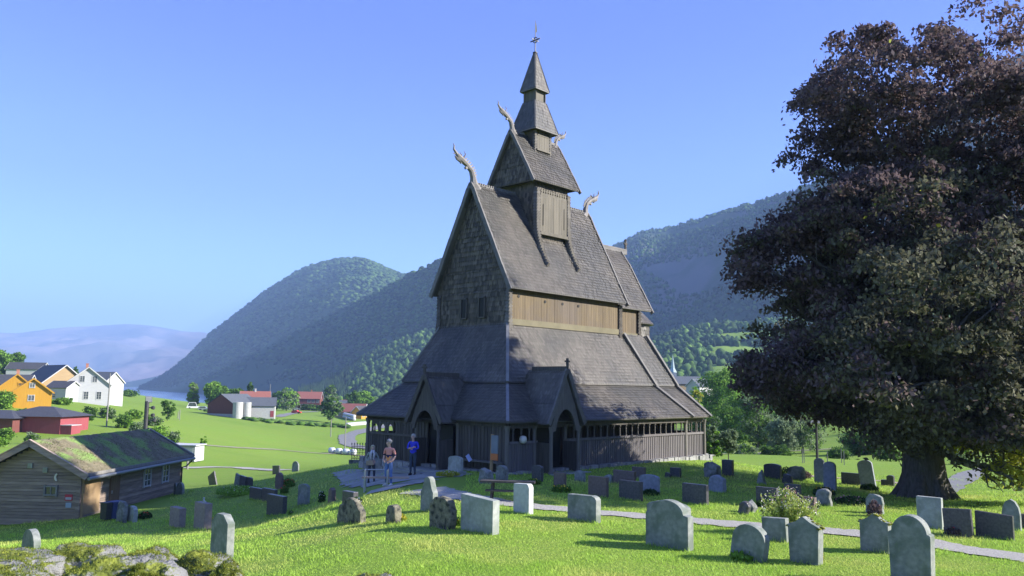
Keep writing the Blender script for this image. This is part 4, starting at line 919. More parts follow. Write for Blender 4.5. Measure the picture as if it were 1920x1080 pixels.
# ---------------------------------------------------------------- buildings
def house(name, label, cat, loc, rz, L, W, wh, rise, wall, roof, ov=.35, windows=(), trim='white', chimney=None, base=None, group=None, doors=(), vergecol=None, hip=0):
    """local x along the ridge; windows: (side, along, height, w, h) side in +x -x +y -y"""
    o = empty(name, label, cat, loc, rz, group)
    mb = MB(); hx, hy = L/2, W/2; z0 = -1.5
    if hip: mb.box((0, 0, (wh+z0)/2), (L, W, wh-z0))
    else:
        mb.extrude([(-hy, z0), (hy, z0), (hy, wh), (0, wh+rise), (-hy, wh)], (-hx, 0, 0), (0, 1, 0), (0, 0, 1), (L, 0, 0))
    wl = mb.build('wall', M[wall], o)
    mb = MB(); t = .14; k = rise/hy
    if hip:
        e = [(-hx-ov, -hy-ov, wh), (hx+ov, -hy-ov, wh), (hx+ov, hy+ov, wh), (-hx-ov, hy+ov, wh)]; r = [(-hx+hy*hip, 0, wh+rise), (hx-hy*hip, 0, wh+rise)]
        for q in ([e[0], e[1], r[1], r[0]], [e[2], e[3], r[0], r[1]], [e[1], e[2], r[1]], [e[3], e[0], r[0]], e[::-1]): mb.poly(q)
    else:
        for s in (-1, 1):
            A = [(-hx-ov, s*(hy+ov), wh-ov*k+.06), (hx+ov, s*(hy+ov), wh-ov*k+.06), (hx+ov, 0, wh+rise+.06), (-hx-ov, 0, wh+rise+.06)]
            A = [Vector(a)+Vector((0, 0, t)) for a in A]; slab(mb, A if s < 0 else [A[1], A[0], A[3], A[2]], t)
    rf = mb.build('roof', M[roof], o)
    if not hip and trim:
        mb = MB()
        for x in (-hx-ov-.04, hx+ov+.04):
            for s in (-1, 1): mb.beam((x, s*(hy+ov), wh-ov*k+.06), (x, 0, wh+rise+.06), .06, .26, up=(0, s*.5, 1))
        mb.build('bargeboard', M[vergecol or trim], rf)
    if chimney:
        mb = MB(); mb.box((chimney[0], chimney[1], wh+rise+.35), (.6, .6, 1.5)); mb.box((chimney[0], chimney[1], wh+rise+1.1), (.72, .72, .12)); mb.build('chimney', M[chimney[2]], rf)
    if base:
        mb = MB(); mb.box((0, 0, (z0+base)/2), (L+.06, W+.06, base-z0)); mb.build('basement', M['conc'], o)
    D = {'+x': ((hx, 0), (1, 0), (0, 1)), '-x': ((-hx, 0), (-1, 0), (0, -1)), '+y': ((0, hy), (0, 1), (-1, 0)), '-y': ((0, -hy), (0, -1), (1, 0))}
    for sd, al, z, w_, h_ in windows:
        c, n, u = D[sd]; n3, u3 = Vector((*n, 0)), Vector((*u, 0)); P = Vector((*c, 0))+u3*al+Vector((0, 0, z)); rot = Matrix((u3, n3, Vector((0, 0, 1)))).transposed(); up = Vector((0, 0, 1))
        mb = MB()
        for s in (-1, 1): mb.box(P+n3*.04+u3*s*(w_/2), (.11, .1, h_+.22), rot); mb.box(P+n3*.043+up*s*(h_/2), (w_-.11, .1, .11), rot)
        mb.box(P+n3*.03, (.07, .06, h_-.1), rot); 
        for f in (-.17, .17): mb.box(P+n3*.025+up*h_*f, (w_-.1, .05, .045), rot)
        wn = mb.build('window', M[trim or 'white'], o)
        mb = MB(); mb.box(P+n3*.008, (w_-.06, .02, h_-.06), rot); mb.build('pane', M['glass'], wn)
    for sd, al, w_, h_, m in doors:
        c, n, u = D[sd]; n3, u3 = Vector((*n, 0)), Vector((*u, 0)); P = Vector((*c, 0))+u3*al; rot = Matrix((u3, n3, Vector((0, 0, 1)))).transposed()
        mb = MB(); mb.box(P+n3*.03+Vector((0, 0, h_/2)), (w_, .06, h_), rot); mb.build('door', M[m], o)
    return o
G = ground_at
# white house with gable towards the viewer
p = G(172, 212); p.z = at(172, 757, 212).z
house('white_house', 'white wooden gabled house with paired windows and dark slate roof', 'house', p, R_(119), 11, 10.5, 4.9, 4.3, 'white_brd', 'roofdark', .5,
      [('-x', -1.3, 6.3, 1.1, 1.5), ('-x', 1.5, 6.3, 1.1, 1.5), ('-x', -.2, 2.2, 1.1, 1.9), ('-x', 2.7, 2.2, 1.1, 1.9), ('-x', -4, 3.4, 1.2, .8)], chimney=(2, .2, 'brick'))
p = G(196, 228); p.z = at(196, 757, 228).z
house('grey_house', 'grey house end with pale slate roof right behind the white house', 'house', p, R_(-12), 9, 8, 5.8, 2.8, 'white_brd', 'roofgrey', .3)
p = G(130, 205); p.z = at(130, 758, 205).z
house('annex', 'low grey annex with dark roof squeezed left of the white house', 'house', p, R_(-8), 5.5, 6, 4.0, 1.6, 'white_brd', 'roofdark', .3, [('-y', -.6, 2.4, 1.4, 1.5)])
p = G(110, 240); p.z = at(110, 745, 240).z
house('tan_house', 'big tan house with long dark roof and white verge behind the yellow houses', 'house', p, R_(-42), 17, 12, 4.2, 5.0, 'tan', 'roofdark', .6)
p = G(42, 182); p.z = at(42, 765, 182).z
house('yellow_house', 'yellow house with ochre verge boards, the rear of the two', 'house', p, R_(121), 8, 7.0, 4.3, 3.0, 'ochre', 'roofdark', .3, [('-x', .9, 5.2, 1.4, .6)], trim='ochre', chimney=(1, 0, 'brick'))
p = G(72, 168); p.z = at(72, 768, 168).z
house('yellow_house', 'yellow ochre house with two small white windows, the front of the two', 'house', p, R_(121), 8, 6.8, 3.6, 2.6, 'ochre', 'roofdark', .4, [('-x', -.2, 4.9, .9, .9), ('-x', -.2, 2.4, 1.1, 1.1)], trim='white', vergecol='ochre')
p = G(18, 200); p.z = at(18, 750, 200).z
house('dark_roof_house', 'house with low dark roof at the left edge behind the yellow houses', 'house', p, R_(15), 12, 9, 3.4, 2.6, 'white_brd', 'roofdark', .4)
p = G(60, 330); p.z = at(60, 700, 330).z
house('hill_house', 'small dark roofed house high on the hillside under the trees', 'house', p, R_(10), 13, 8, 1.6, 2.6, 'white_brd', 'roofdark', .4)
# red low building with hipped roofs
p = G(100, 140); p.z = at(105, 812, 140).z
rb = house('red_building', 'low red wooden building with dark hipped roof behind the cabin', 'house', p, R_(-4), 10.5, 8, 2.9, 1.55, 'redwall', 'roofdark', .7, [('-y', -2.4, 1.7, 1.5, 1.3)], hip=1.0)
mb = MB(); mb.box((6.2, -2.6, .75), (1.9, 2.6, 1.5)); mb.build('porch_wall', M['redwall'], rb); mb = MB(); mb.box((6.2, -2.6, 1.54), (2.05, 2.75, .1)); mb.build('porch_rail', M['white'], rb)
p = G(22, 138); p.z = at(25, 812, 138).z
house('red_building', 'dark red wing with flatter dark roof at the left picture edge', 'house', p, R_(-4), 9, 8, 2.6, 1.2, 'barnred', 'roofdark', .7, hip=.8)
# barn
p = G(447, 272); p.z = at(447, 782, 272).z
bn = house('barn', 'dark red barn with grey roof and two pale concrete silos', 'barn', p, R_(-112), 12, 11.0, 4.2, 3.2, 'barnred', 'roofgrey', .4, base=1.2, trim=None)
mb = MB()
for x in (-2, 1.5): mb.box((x, -2.8, 6.05), (.9, 3.6, .1), Matrix.Rotation(math.atan(3.2/5.5), 3, 'X'))
mb.build('roof_light', M['steel'], bn)
for i, px in enumerate((455, 472)):
    q = G(px, 262+i*2); q.z = at(px, 787, 262+i*2).z; s = Vector(q)
    mb = MB(); mb.lathe((0, 0, -1), [(1.55 if not i else 1.25, 0), (1.55 if not i else 1.25, 6.5)], 20)
    o = mb.build('silo', M['conc'], None, s, smooth=False); tag(o, 'pale concrete silo at the barn corner, the ' + ('thicker left one' if not i else 'slimmer right one'), 'silo', 'silos at the barn')
p = G(497, 276); p.z = at(497, 781, 276).z
house('farm_building', 'white walled farm building with slate roof and red doors joined to the barn', 'barn', p, R_(14), 9.5, 8, 3.6, 2.6, 'conc', 'roofgrey', .4, doors=(('-y', -3.9, 1.3, 2.6, 'redwall'), ('-y', 3.9, 1.1, 2.0, 'redwall')), trim=None)
p = G(486, 300); p.z = at(486, 775, 300).z
house('farmhouse', 'farmhouse roof with a chimney showing over the barn roofs', 'house', p, R_(20), 10, 8, 4.6, 3.2, 'white_brd', 'roofred', .4, chimney=(0, 0, 'conc'))
# red house
p = G(583, 445); p.z = at(583, 768, 445).z
rh = house('red_house', 'red house with red tiled roof, white windows and a porch', 'house', p, R_(4), 15, 9, 6.0, 3.4, 'barnred', 'roofred', .5, [('-y', x, 4.6, 1.5, 1.4) for x in (-6, -4.2, 1.6, 3.9, 6.2)]+[('-y', x, 1.6, 1.5, 1.4) for x in (3, 5.8)], chimney=(2, 0, 'brick'))
mb = MB(); mb.box((-2, -6.2, 2.95), (13, 3.4, .22)); mb.build('porch_roof', M['roofgrey'], rh)
for x in (-8, -5, -2, 1, 4):
    mb = MB(); mb.box((x, -7.6, 1.0), (.2, .2, 3.7)); mb.build('porch_post', M['white'], rh)
# village behind
for px, by, Y, L, W, wh, ri, wl, rf, rz, lab in ((664, 790, 340, 13, 8, 2.6, 3.0, 'tan', 'roofred', -8, 'low house with brown red roof left of the church'), (683, 786, 335, 5, 5, 2.8, 2.2, 'ochre', 'roofdark', 60, 'small yellow gabled house nearest the church corner'), (640, 770, 470, 12, 8, 3, 2.5, 'white_brd', 'roofgrey', 5, 'white village house behind the bushy tree'), (672, 768, 520, 16, 9, 3, 2.2, 'tan', 'roofred', 0, 'long tan village house below the wood'), (700, 762, 560, 14, 9, 3, 2.6, 'white_brd', 'roofdark', 0, 'white village house half hidden by the church roof'), (612, 764, 520, 9, 8, 3.5, 2.5, 'white_brd', 'roofgrey', 0, 'little white house just right of the house with the red roof'),
        (1290, 752, 340, 12, 9, 7, 3.0, 'tan', 'roofgrey', 10, 'tan house with pale roof behind the east end of the church'), (1312, 745, 300, 8, 6, 4, 2.5, 'conc', 'roofgrey', 40, 'grey roofed house among trees behind the church'), (1440, 760, 230, 9, 6, 3.2, 2.4, 'redwall', 'roofred', -10, 'red house glimpsed through the beech leaves')):
    p = G(px, Y); p.z = max(p.z, at(px, by, Y).z)
    house('house', lab, 'house', p, R_(rz), L, W, wh, ri, wl, rf, .4, [('-y', -L*.25, wh*.55, 1.2, 1.2), ('-y', L*.2, wh*.55, 1.2, 1.2)])
p = at(1262, 745, 520); p.z = gz(p.x, p.y)
fc = empty('parish_church', 'far white church with slender green grey spire behind the church roof', 'church', p)
hh = at(1260, 665, 520).z - p.z
mb = MB(); mb.box((0, 0, hh*.30), (4, 4, hh*.6+4)); mb.box((5, 3, hh*.18), (9, 6, hh*.36+2)); mb.build('wall', M['white_brd'], fc)
mb = MB(); mb.lathe((0, 0, hh*.6+2), [(2.6, 0), (1.3, hh*.08), (.05, hh*.4-2)], 8); mb.build('spire', mat('green_copper', (.33, .42, .42), rough=.5), fc)
# ---- white shed on the meadow
p = G(362, 104); p.z = at(362, 864, 104).z
sh = empty('shed', 'white flat roofed shed on the meadow behind the cabin', 'shed', p, R_(-5))
mb = MB(); planks(mb, (-1.9, -1), (1.75, -1), 0, 1.85, (0, -1), .3, .05); mb.box((-.05, .3, .9), (3.6, 2.5, 1.85)); mb.build('wall', M['white_brd'], sh)
mb = MB(); mb.box((-.05, .2, 1.98), (4.1, 3.0, .12)); mb.build('roof', M['white'], sh)
mb = MB(); mb.box((.6, -1.06, .85), (1.9, .04, 1.6)); mb.build('door', M['white'], sh)
# ---- turf roofed log cabin
CB = at(150, 966, 38.6); CB.z = gz(CB.x, CB.y)
cz0 = at(150, 968, 38.6).z
cabin = empty('log_cabin', 'brown log cabin with grass growing on its turf roof', 'cabin', (CB.x, CB.y, cz0), R_(-3)); cabin.scale = (.93, .93, .93)
CL, CW, CHT, CRI = 10.8, 5.0, 2.12, 1.32
# local: x to the left is -, the long wall is x=0, the cabin runs along +y, the gable faces -y
mb = MB(); nlog = 13; lh = CHT/nlog; r_ = random.Random(2)
for i in range(-3, nlog):
    z = (i+.5)*lh
    mb.beam((-.09, -.14, z), (-.09, CL+.14, z), .2+r_.uniform(-.01, .01), lh*.93); mb.beam((-CW+.09, -.14, z), (-CW+.09, CL+.14, z), .2, lh*.93)
    mb.beam((-CW+.0, .07, z), (.0, .07, z), .2+r_.uniform(-.01, .01), lh*.93); mb.beam((-CW, CL-.07, z), (0, CL-.07, z), .2, lh*.93)
mb.box((-CW/2, CL/2, CHT/2-.2), (CW-.3, CL-.3, CHT+.6)); mb.build('log_wall', M['log'], cabin)
ng = 9
for y in (.07, CL-.07):
    mb = MB()
    for i in range(ng):
        z = CHT+(i+.5)*CRI/ng; hw = CW/2*(1-(i+.5)/ng); mb.beam((-CW/2-hw, y, z), (-CW/2+hw, y, z), .18, CRI/ng*.95)
    mb.build('gable', M['log'], cabin)
mb = MB(); mb.box((-.0, .02, CHT*.49), (.235, .12, CHT*1.06)); mb.box((.02, .86, CHT*.49), (.05, 1.5, CHT*.93)); 
# pale sheet painting the sunlit patch on to the wall corner
cb_ = mb.build('painted_sun_patch', M['logpale'], cabin); cb_['label'] = 'pale patch of painted sunlight at the cabin corner'
for i in range(11):
    pass
ov, k = .55, CRI/(CW/2)
mb = MB()
for s in (-1, 1):
    A = [(-CW/2+s*(CW/2+ov), -ov, CHT-ov*k+.1), (-CW/2+s*(CW/2+ov), CL+ov, CHT-ov*k+.1), (-CW/2, CL+ov, CHT+CRI+.1), (-CW/2, -ov, CHT+CRI+.1)]
    slab(mb, A if s > 0 else [A[1], A[0], A[3], A[2]], .07)
rf = mb.build('roof', M['tar'], cabin)
# turf layer with lumps
nx, ny = 60, 120; gx, gy = np.meshgrid(np.linspace(-1, 1, nx), np.linspace(0, 1, ny), indexing='ij')
X = -CW/2+gx*(CW/2+ov-.08); Y = -ov+.1+gy*(CL+2*ov-.2); Z = CHT+CRI+.12-np.abs(gx)*(CRI+ov*k)+.13*np.sqrt(np.clip(1-np.abs(gx)**8, 0, 1))+.09*fbm(X*2.5, Y*2.5, 5, 4)+.03
Z = np.where((gx == -1) | (gx == 1) | (gy == 0) | (gy == 1), CHT+CRI+.1-np.abs(gx)*(CRI+ov*k), Z)
ii, jj = np.meshgrid(np.arange(nx-1), np.arange(ny-1), indexing='ij'); q = (ii*ny+jj).ravel()
turf = np_mesh('turf', np.stack([X, Y, Z], -1).reshape(-1, 3), np.stack([q, q+ny, q+ny+1, q+1], 1), M['sod'], smooth=True, parent=rf)
r2 = np.random.default_rng(8); nt_ = 6500; sx = r2.uniform(-.97, .97, nt_); sy = r2.uniform(.01, .99, nt_)
fi = (sx+1)/2*(nx-1); fj = sy*(ny-1); i0 = fi.astype(int); j0 = fj.astype(int)
B = np.stack([-CW/2+sx*(CW/2+ov-.08), -ov+.1+sy*(CL+2*ov-.2), Z[i0, j0]-.01], -1)
dn = vnoise(B[:, 0]*1.2, B[:, 1]*1.2, 31); keep = dn > .25; B = B[keep]; n = len(B)
a = r2.uniform(0, 6.28, n); hgt = r2.uniform(.02, .07, n)*(.5+dn[keep]); wd_ = .02
tipv = B+np.stack([r2.normal(size=n)*.05, r2.normal(size=n)*.05, hgt], -1); sdv = np.stack([np.cos(a), np.sin(a), np.zeros(n)], -1)*wd_
gmi = np.where(r2.random(n) < .45+.4*(vnoise(B[:, 0]*.7, B[:, 1]*.7, 55)-.5), 0, 1)
M['drygrass'] = mat('dry_roof_grass', (.24, .21, .14), (.32, .28, .19), .5, .9, island=.3, transl=.3)
M['roofgrass'] = mat('green_roof_grass', (.12, .15, .055), (.18, .21, .085), .5, .9, island=.3, transl=.3)
tg = np_mesh('roof_grass', np.stack([B-sdv, B+sdv, tipv], 1).reshape(-1, 3), np.arange(3*n).reshape(n, 3), [M['drygrass'], M['roofgrass']], gmi, parent=rf); tg['kind'] = 'stuff'
for y in (-ov-.05, CL+ov+.05):
    mb = MB()
    for s in (-1, 1): mb.beam((-CW/2+s*(CW/2+ov), y, CHT-ov*k+.13), (-CW/2, y, CHT+CRI+.13), .06, .3, up=(s*.5, 0, 1)); mb.beam((-CW/2+s*(CW/2+ov), y-.0, CHT-ov*k+.30), (-CW/2, y, CHT+CRI+.30), .16, .04, up=(s*.5, 0, 1))
    mb.build('bargeboard', M['pole'] if y > 0 else M['log'], rf)
mb = MB(); mb.tube([(ov+.07, -ov, CHT-ov*k+.06), (ov+.07, CL+ov, CHT-ov*k+.06)], .085, 8); mb.build('gutter', M['gutter'], rf)
mb = MB(); mb.beam((ov-.02, -ov, CHT-ov*k+.24), (ov-.02, CL+ov, CHT-ov*k+.24), .05, .16); mb.build('turf_board', M['pole'], rf)
mb = MB(); mb.tube([(ov+.07, CL+.3, CHT-ov*k), (.3, CL+.15, CHT-ov*k-.4), (.06, CL+.1, CHT-.75), (.06, CL+.1, .1)], .045, 7); mb.build('downpipe', M['iron'], cabin)
def cab_window(y, z, w_, h_, side='x'):
    mb = MB(); pane = MB()
    def bx(c, d, m=mb):
        if side == 'x': m.box((.03+c[0], y+c[1], z+c[2]), (d[0], d[1], d[2]))
        else: m.box((y+c[1], -.06-c[0], z+c[2]), (d[1], d[0], d[2]))
    for s in (-1, 1): bx((.02, s*w_/2, 0), (.1, .09, h_+.14)); bx((.023, 0, s*h_/2), (.1, w_-.09, .08))
    bx((.015, 0, 0), (.07, .05, h_-.08))
    if h_ > .6:
        for f in (-.17, .17): bx((.012, 0, h_*f), (.06, w_-.1, .035))
    else: pass
    o = mb.build('window', M['white'] if side == 'x' else M['pole'], cabin); bx((.0, 0, 0), (.03, w_-.05, h_-.05), pane); pane.build('pane', M['glass'], o)
cab_window(6.5, 1.22, .75, 1.0); cab_window(8.7, 1.22, .75, 1.0); cab_window(-1.55, 1.22, .62, .42, 'y')
mb = MB(); mb.box((.04, 3.0, .86), (.08, .95, 1.78)); d_ = mb.build('door', mat('brown_door', (.17, .10, .06), (.22, .14, .085), 2, .6, stretch=(5, 5, .5)), cabin)
mb = MB(); mb.box((.1, 2.65, .85), (.05, .05, .16)); mb.build('handle', M['steel'], d_)
mb = MB(); mb.lathe((.13, 2.2, 1.62), [(.05, 0), (.09, .06), (.09, .16), (.04, .22)], 10); mb.build('wall_lamp', M['white'], cabin)
for x, z in ((-2.72, 2.42), (-1.92, 2.22)):
    mb = MB(); mb.box((x, -.07, z), (.24, .05, .24)); 
    for i in range(4): mb.box((x, -.1, z-.08+i*.055), (.22, .03, .02), Matrix.Rotation(.5, 3, 'X'))
    mb.build('vent', M['steel'], cabin)
mb = MB(); cres = [(.17*math.cos(t), .2*math.sin(t)) for t in np.linspace(1.9, 4.4, 10)]+[(.08+.16*math.cos(t), .17*math.sin(t)) for t in np.linspace(4.1, 2.2, 10)]
mb.extrude(cres, (-1.25, -.05, 1.88), (1, 0, 0), (0, 0, 1), (0, -.05, 0)); mb.build('moon_plaque', mat('cream_enamel', (.72, .68, .55)), cabin)
mb = MB(); mb.box((-.62, -.05, .9), (.38, .03, .3)); sg = mb.build('notice', mat('red_sign', (.5, .06, .08)), cabin); mb = MB(); mb.box((-.62, -.068, .86), (.3, .01, .12)); mb.build('notice_text_band', M['white'], sg)
mb = MB(); mb.box((-.6, -.05, .53), (.28, .03, .24)); mb.build('notice', mat('blue_grey_sign', (.35, .42, .5)), cabin)
# low hatch in front of the gable
p = onground(120, 971); o = empty('cellar_hatch', 'low black hatch with pale frame against the cabin gable', 'hatch', (p.x, p.y, p.z))
mb = MB(); mb.box((0, 0, .28), (1.0, .12, .62)); mb.build('panel', M['black'], o); mb = MB(); mb.box((.52, -.02, .3), (.09, .16, .72)); mb.box((0, -.02, .66), (1.1, .18, .07)); mb.build('frame', M['pole'], o)
# waste bins
for px, py, m, lab in ((201, 975, 'iron', 'dark wheelie bin at the cabin wall, left of the blue one'), (214, 973, None, 'blue wheelie bin at the cabin wall')):
    p = onground(px, py); o = empty('waste_bin', lab, 'bin', p, R_(-30), 'bins at the cabin'); o.scale = (.85, .85, .82); mm = M['iron'] if m else mat('blue_plastic', (.055, .07, .16), rough=.5)
    mb = MB(); mb.extrude([(-.22, .06), (.22, .06), (.27, .88), (-.27, .88)], (0, -.27, 0), (1, 0, 0), (0, 0, 1), (0, .54, 0)); mb.build('body', mm, o)
    mb = MB(); mb.box((0, 0, .92), (.6, .62, .06)); mb.beam((-.25, .33, .88), (.25, .33, .88), .05, .05); mb.build('lid', mm, o)
    for x in (-.22, .22):
        mb = MB(); mb.lathe((0, 0, 0), [(.1, -.03), (.1, .03)], 10); w2 = mb.build('wheel', M['black'], o); w2.location = (x*1.15, .28, .1); w2.rotation_euler = (0, R_(90), 0)
# ---------------------------------------------------------------- paths and roads (draped sheets)
def ribbon(name, pts, wd, m, lift=.02, n=60, seed=0):
    """pts are ground points (x, y); smooth strip following the ground"""
    P = [Vector((x, y, 0)) for x, y in pts]; L = [0]
    for a, b_ in zip(P, P[1:]): L.append(L[-1]+(b_-a).length)
    xs = np.interp(np.linspace(0, L[-1], n), L, [q.x for q in P]); ys = np.interp(np.linspace(0, L[-1], n), L, [q.y for q in P]); ws = np.interp(np.linspace(0, L[-1], n), L, wd if hasattr(wd, '__len__') else [wd]*len(P))
    for _ in range(3):
        xs[1:-1] = (xs[:-2]+2*xs[1:-1]+xs[2:])/4; ys[1:-1] = (ys[:-2]+2*ys[1:-1]+ys[2:])/4
    tx, ty = np.gradient(xs), np.gradient(ys); l = np.hypot(tx, ty); nx, ny = -ty/l, tx/l
    k = 7; V = []; 
    for j in range(k):
        f = (j/(k-1)-.5)
        wob = (vnoise(np.arange(n)*.9, np.full(n, float(j == 0)), seed)-.5)*.22*ws*(1 if j in (0, k-1) else 0)
        x = xs+nx*(f*ws+wob); y = ys+ny*(f*ws+wob); V.append(np.stack([x, y, gzv(x, y)+lift], -1))
    V = np.stack(V, 1).reshape(-1, 3); ii, jj = np.meshgrid(np.arange(n-1), np.arange(k-1), indexing='ij'); q = (ii*k+jj).ravel()
    o = np_mesh(name, V, np.stack([q, q+k, q+k+1, q+1], 1), m, smooth=True); 
    o.data.flip_normals() if o.data.polygons[0].normal.z < 0 else None
    return tag(o, kind='structure')
def og(px, py): p = onground(px, py); return (p.x, p.y)
GP = [og(*q) for q in ((2060, 1070), (1920, 1047), (1800, 1030), (1740, 1018), (1640, 1004), (1560, 998), (1480, 990), (1400, 986), (1300, 977), (1200, 968), (1100, 960), (1000, 950), (930, 942), (860, 930), (790, 918))]
ribbon('path', GP, [1.05]*10+[1.0, 1.0, 1.1, 1.5, 2.0], M['gravel'], .025, 130, 3)
SP = [og(*q) for q in ((640, 884), (690, 893), (740, 897), (800, 893), (860, 886))]
ribbon('path', SP, [1.0, 2.6, 3.4, 3.6, 2.6], M['flag'], .03, 60, 4)
ribbon('path', [og(*q) for q in ((690, 925), (720, 918), (760, 908), (800, 900))], 1.2, M['flag'], .035, 40, 6)
ribbon('path', [og(*q) for q in ((1460, 889), (1520, 893), (1580, 897), (1650, 902), (1760, 915))], .9, mat('reddish_path', (.30, .22, .17), (.38, .29, .23), 3, .9), .03, 40, 8)
ribbon('road', [og(*q) for q in ((740, 795), (690, 806), (650, 818), (652, 834), (700, 842))], [5, 4.5, 4.2, 4.2, 4], M['asphalt'], .12, 60, 5)
ribbon('track', [og(*q) for q in ((250, 826), (340, 832), (420, 838), (520, 843), (640, 851), (700, 856))], 1.3, M['track'], .08, 80, 9)
ribbon('road', [og(*q) for q in ((520, 782), (545, 776), (560, 773)) ]+[XY(600, 410)], 4, M['asphalt'], .15, 40, 10)
ribbon('road', [og(*q) for q in ((345, 878), (400, 876), (450, 877), (540, 882))], 2.0, M['gravel'], .06, 40, 11)
ribbon('road', [og(*q) for q in ((1900, 868), (1830, 885), (1790, 905), (1760, 925))], 1.6, M['asphalt'], .05, 40, 12)
ribbon('road', [og(*q) for q in ((1200, 862), (1420, 848), (1560, 842))], 1.4, M['track'], .05, 40, 13)

# ---------------------------------------------------------------- gravestones
def smat(nm, a, b_, c=None, sc=9, rough=.8, **k): return mat(nm, a, b_, sc, rough, .25, 40, c3=c, c3scale=k.pop('c3s', 3), **k)
SM = dict(
    grey=smat('grey_granite', (0.173, 0.190, 0.173), (0.272, 0.284, 0.264), (0.140, 0.165, 0.137)), pale=smat('pale_stone', (0.281, 0.297, 0.272), (0.380, 0.396, 0.371), (0.247, 0.272, 0.239)), white=smat('white_stone', (0.396, 0.412, 0.388), (0.495, 0.511, 0.487), None),
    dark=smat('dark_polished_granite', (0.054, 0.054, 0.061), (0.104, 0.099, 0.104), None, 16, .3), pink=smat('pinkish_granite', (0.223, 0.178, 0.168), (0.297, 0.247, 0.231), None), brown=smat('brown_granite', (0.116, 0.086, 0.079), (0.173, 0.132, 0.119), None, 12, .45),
    moss=smat('lichen_stone', (0.116, 0.107, 0.074), (0.264, 0.247, 0.181), (0.046, 0.046, 0.040), 14, .95, c3s=7), rough=smat('rough_grey_stone', (0.148, 0.157, 0.148), (0.281, 0.281, 0.264), (0.099, 0.107, 0.091), 7, .95), blue=smat('blue_grey_stone', (0.181, 0.198, 0.231), (0.264, 0.281, 0.322), None))
M['mosscap'] = mat('moss', (.10, .12, .015), (.30, .30, .03), 14, 1.0, .9, 40)
def prof(shape, w_, h):
    a = w_/2; arc = lambda cx, cz, rx, rz, t0, t1, n=12: [(cx+rx*math.cos(t), cz+rz*math.sin(t)) for t in np.linspace(t0, t1, n)]
    if shape == 'rect': return [(-a, 0), (a, 0), (a, h), (-a, h)]
    if shape == 'round': return [(-a, 0), (a, 0)]+arc(0, h-a*.85, a, a*.85, 0, math.pi, 16)
    if shape == 'arch': return [(-a, 0), (a, 0)]+arc(0, h*.84, a, h*.16, 0, math.pi, 14)
    if shape == 'shoulder': return [(-a, 0), (a, 0), (a, h*.70), (a*.80, h*.72)]+arc(0, h*.72, a*.78, h*.28, .05, math.pi-.05, 14)+[(-a*.80, h*.72), (-a, h*.70)]
    if shape == 'shoulder2': return [(-a*.93, 0), (a*.93, 0), (a, h*.66), (a, h*.72), (a*.9, h*.74)]+arc(0, h*.70, a*.86, h*.30, .12, math.pi-.12, 16)+[(-a*.9, h*.74), (-a, h*.72), (-a, h*.66)]
    if shape == 'gable': return [(-a*.88, 0), (a*.88, 0), (a, h*.76), (a*1.04, h*.80), (a*.5, h*.88), (0, h), (-a*.5, h*.88), (-a*1.04, h*.80), (-a, h*.76)]
    if shape == 'gable2': return [(-a*.95, 0), (a*.95, 0), (a*.95, h*.74), (a*1.05, h*.78), (a*.55, h*.83), (a*.28, h*.93), (0, h), (-a*.28, h*.93), (-a*.55, h*.83), (-a*1.05, h*.78), (-a*.95, h*.74)]
    if shape == 'point': return [(-a, 0), (a, 0), (a*.95, h*.82), (a*.4, h), (-a*.4, h), (-a*.95, h*.82)]
    if shape == 'gothic': return [(-a, 0), (a, 0), (a, h*.55), (a*.85, h*.75), (a*.5, h*.92), (0, h), (-a*.5, h*.92), (-a*.85, h*.75), (-a, h*.55)]
    if shape == 'slant': return [(-a, 0), (a, 0), (a, h*.86), (a*.9, h*.95), (a*.7, h), (-a, h*.97)]
    if shape == 'lowtop': return [(-a, 0), (a, 0), (a, h*.92), (-a, h)]
    if shape == 'ogee': return [(-a, 0), (a, 0), (a, h*.55), (a*.82, h*.62), (a*.66, h*.74)]+arc(0, h*.78, a*.58, h*.22, .1, math.pi-.1, 12)+[(-a*.66, h*.74), (-a*.82, h*.62), (-a, h*.55)]
    if shape == 'rough': return [(-a, 0), (a, 0), (a*.96, h*.5), (a*.9, h*.82), (a*.45, h*.96), (-a*.1, h), (-a*.6, h*.93), (-a*.92, h*.7), (-a, h*.4)]
    if shape == 'boulder': return [(-a*.8, 0), (a*.85, 0), (a, h*.4), (a*.8, h*.75), (a*.2, h*.86), (-a*.3, h), (-a*.8, h*.9), (-a, h*.5)]
    if shape == 'obelisk': return [(-a, 0), (a, 0), (a*.75, h*.85), (0, h), (-a*.75, h*.85)]
    if shape == 'pyr': return [(-a, 0), (a, 0), (a*.45, h*.6), (a*.1, h), (-a*.3, h*.6)]
    if shape == 'step': return [(-a, 0), (a, 0), (a, h*.9), (a*.7, h), (a*.2, h), (-a*.1, h*.9), (-a*.1, h*.55), (-a, h*.55)]
PHI = 134.0
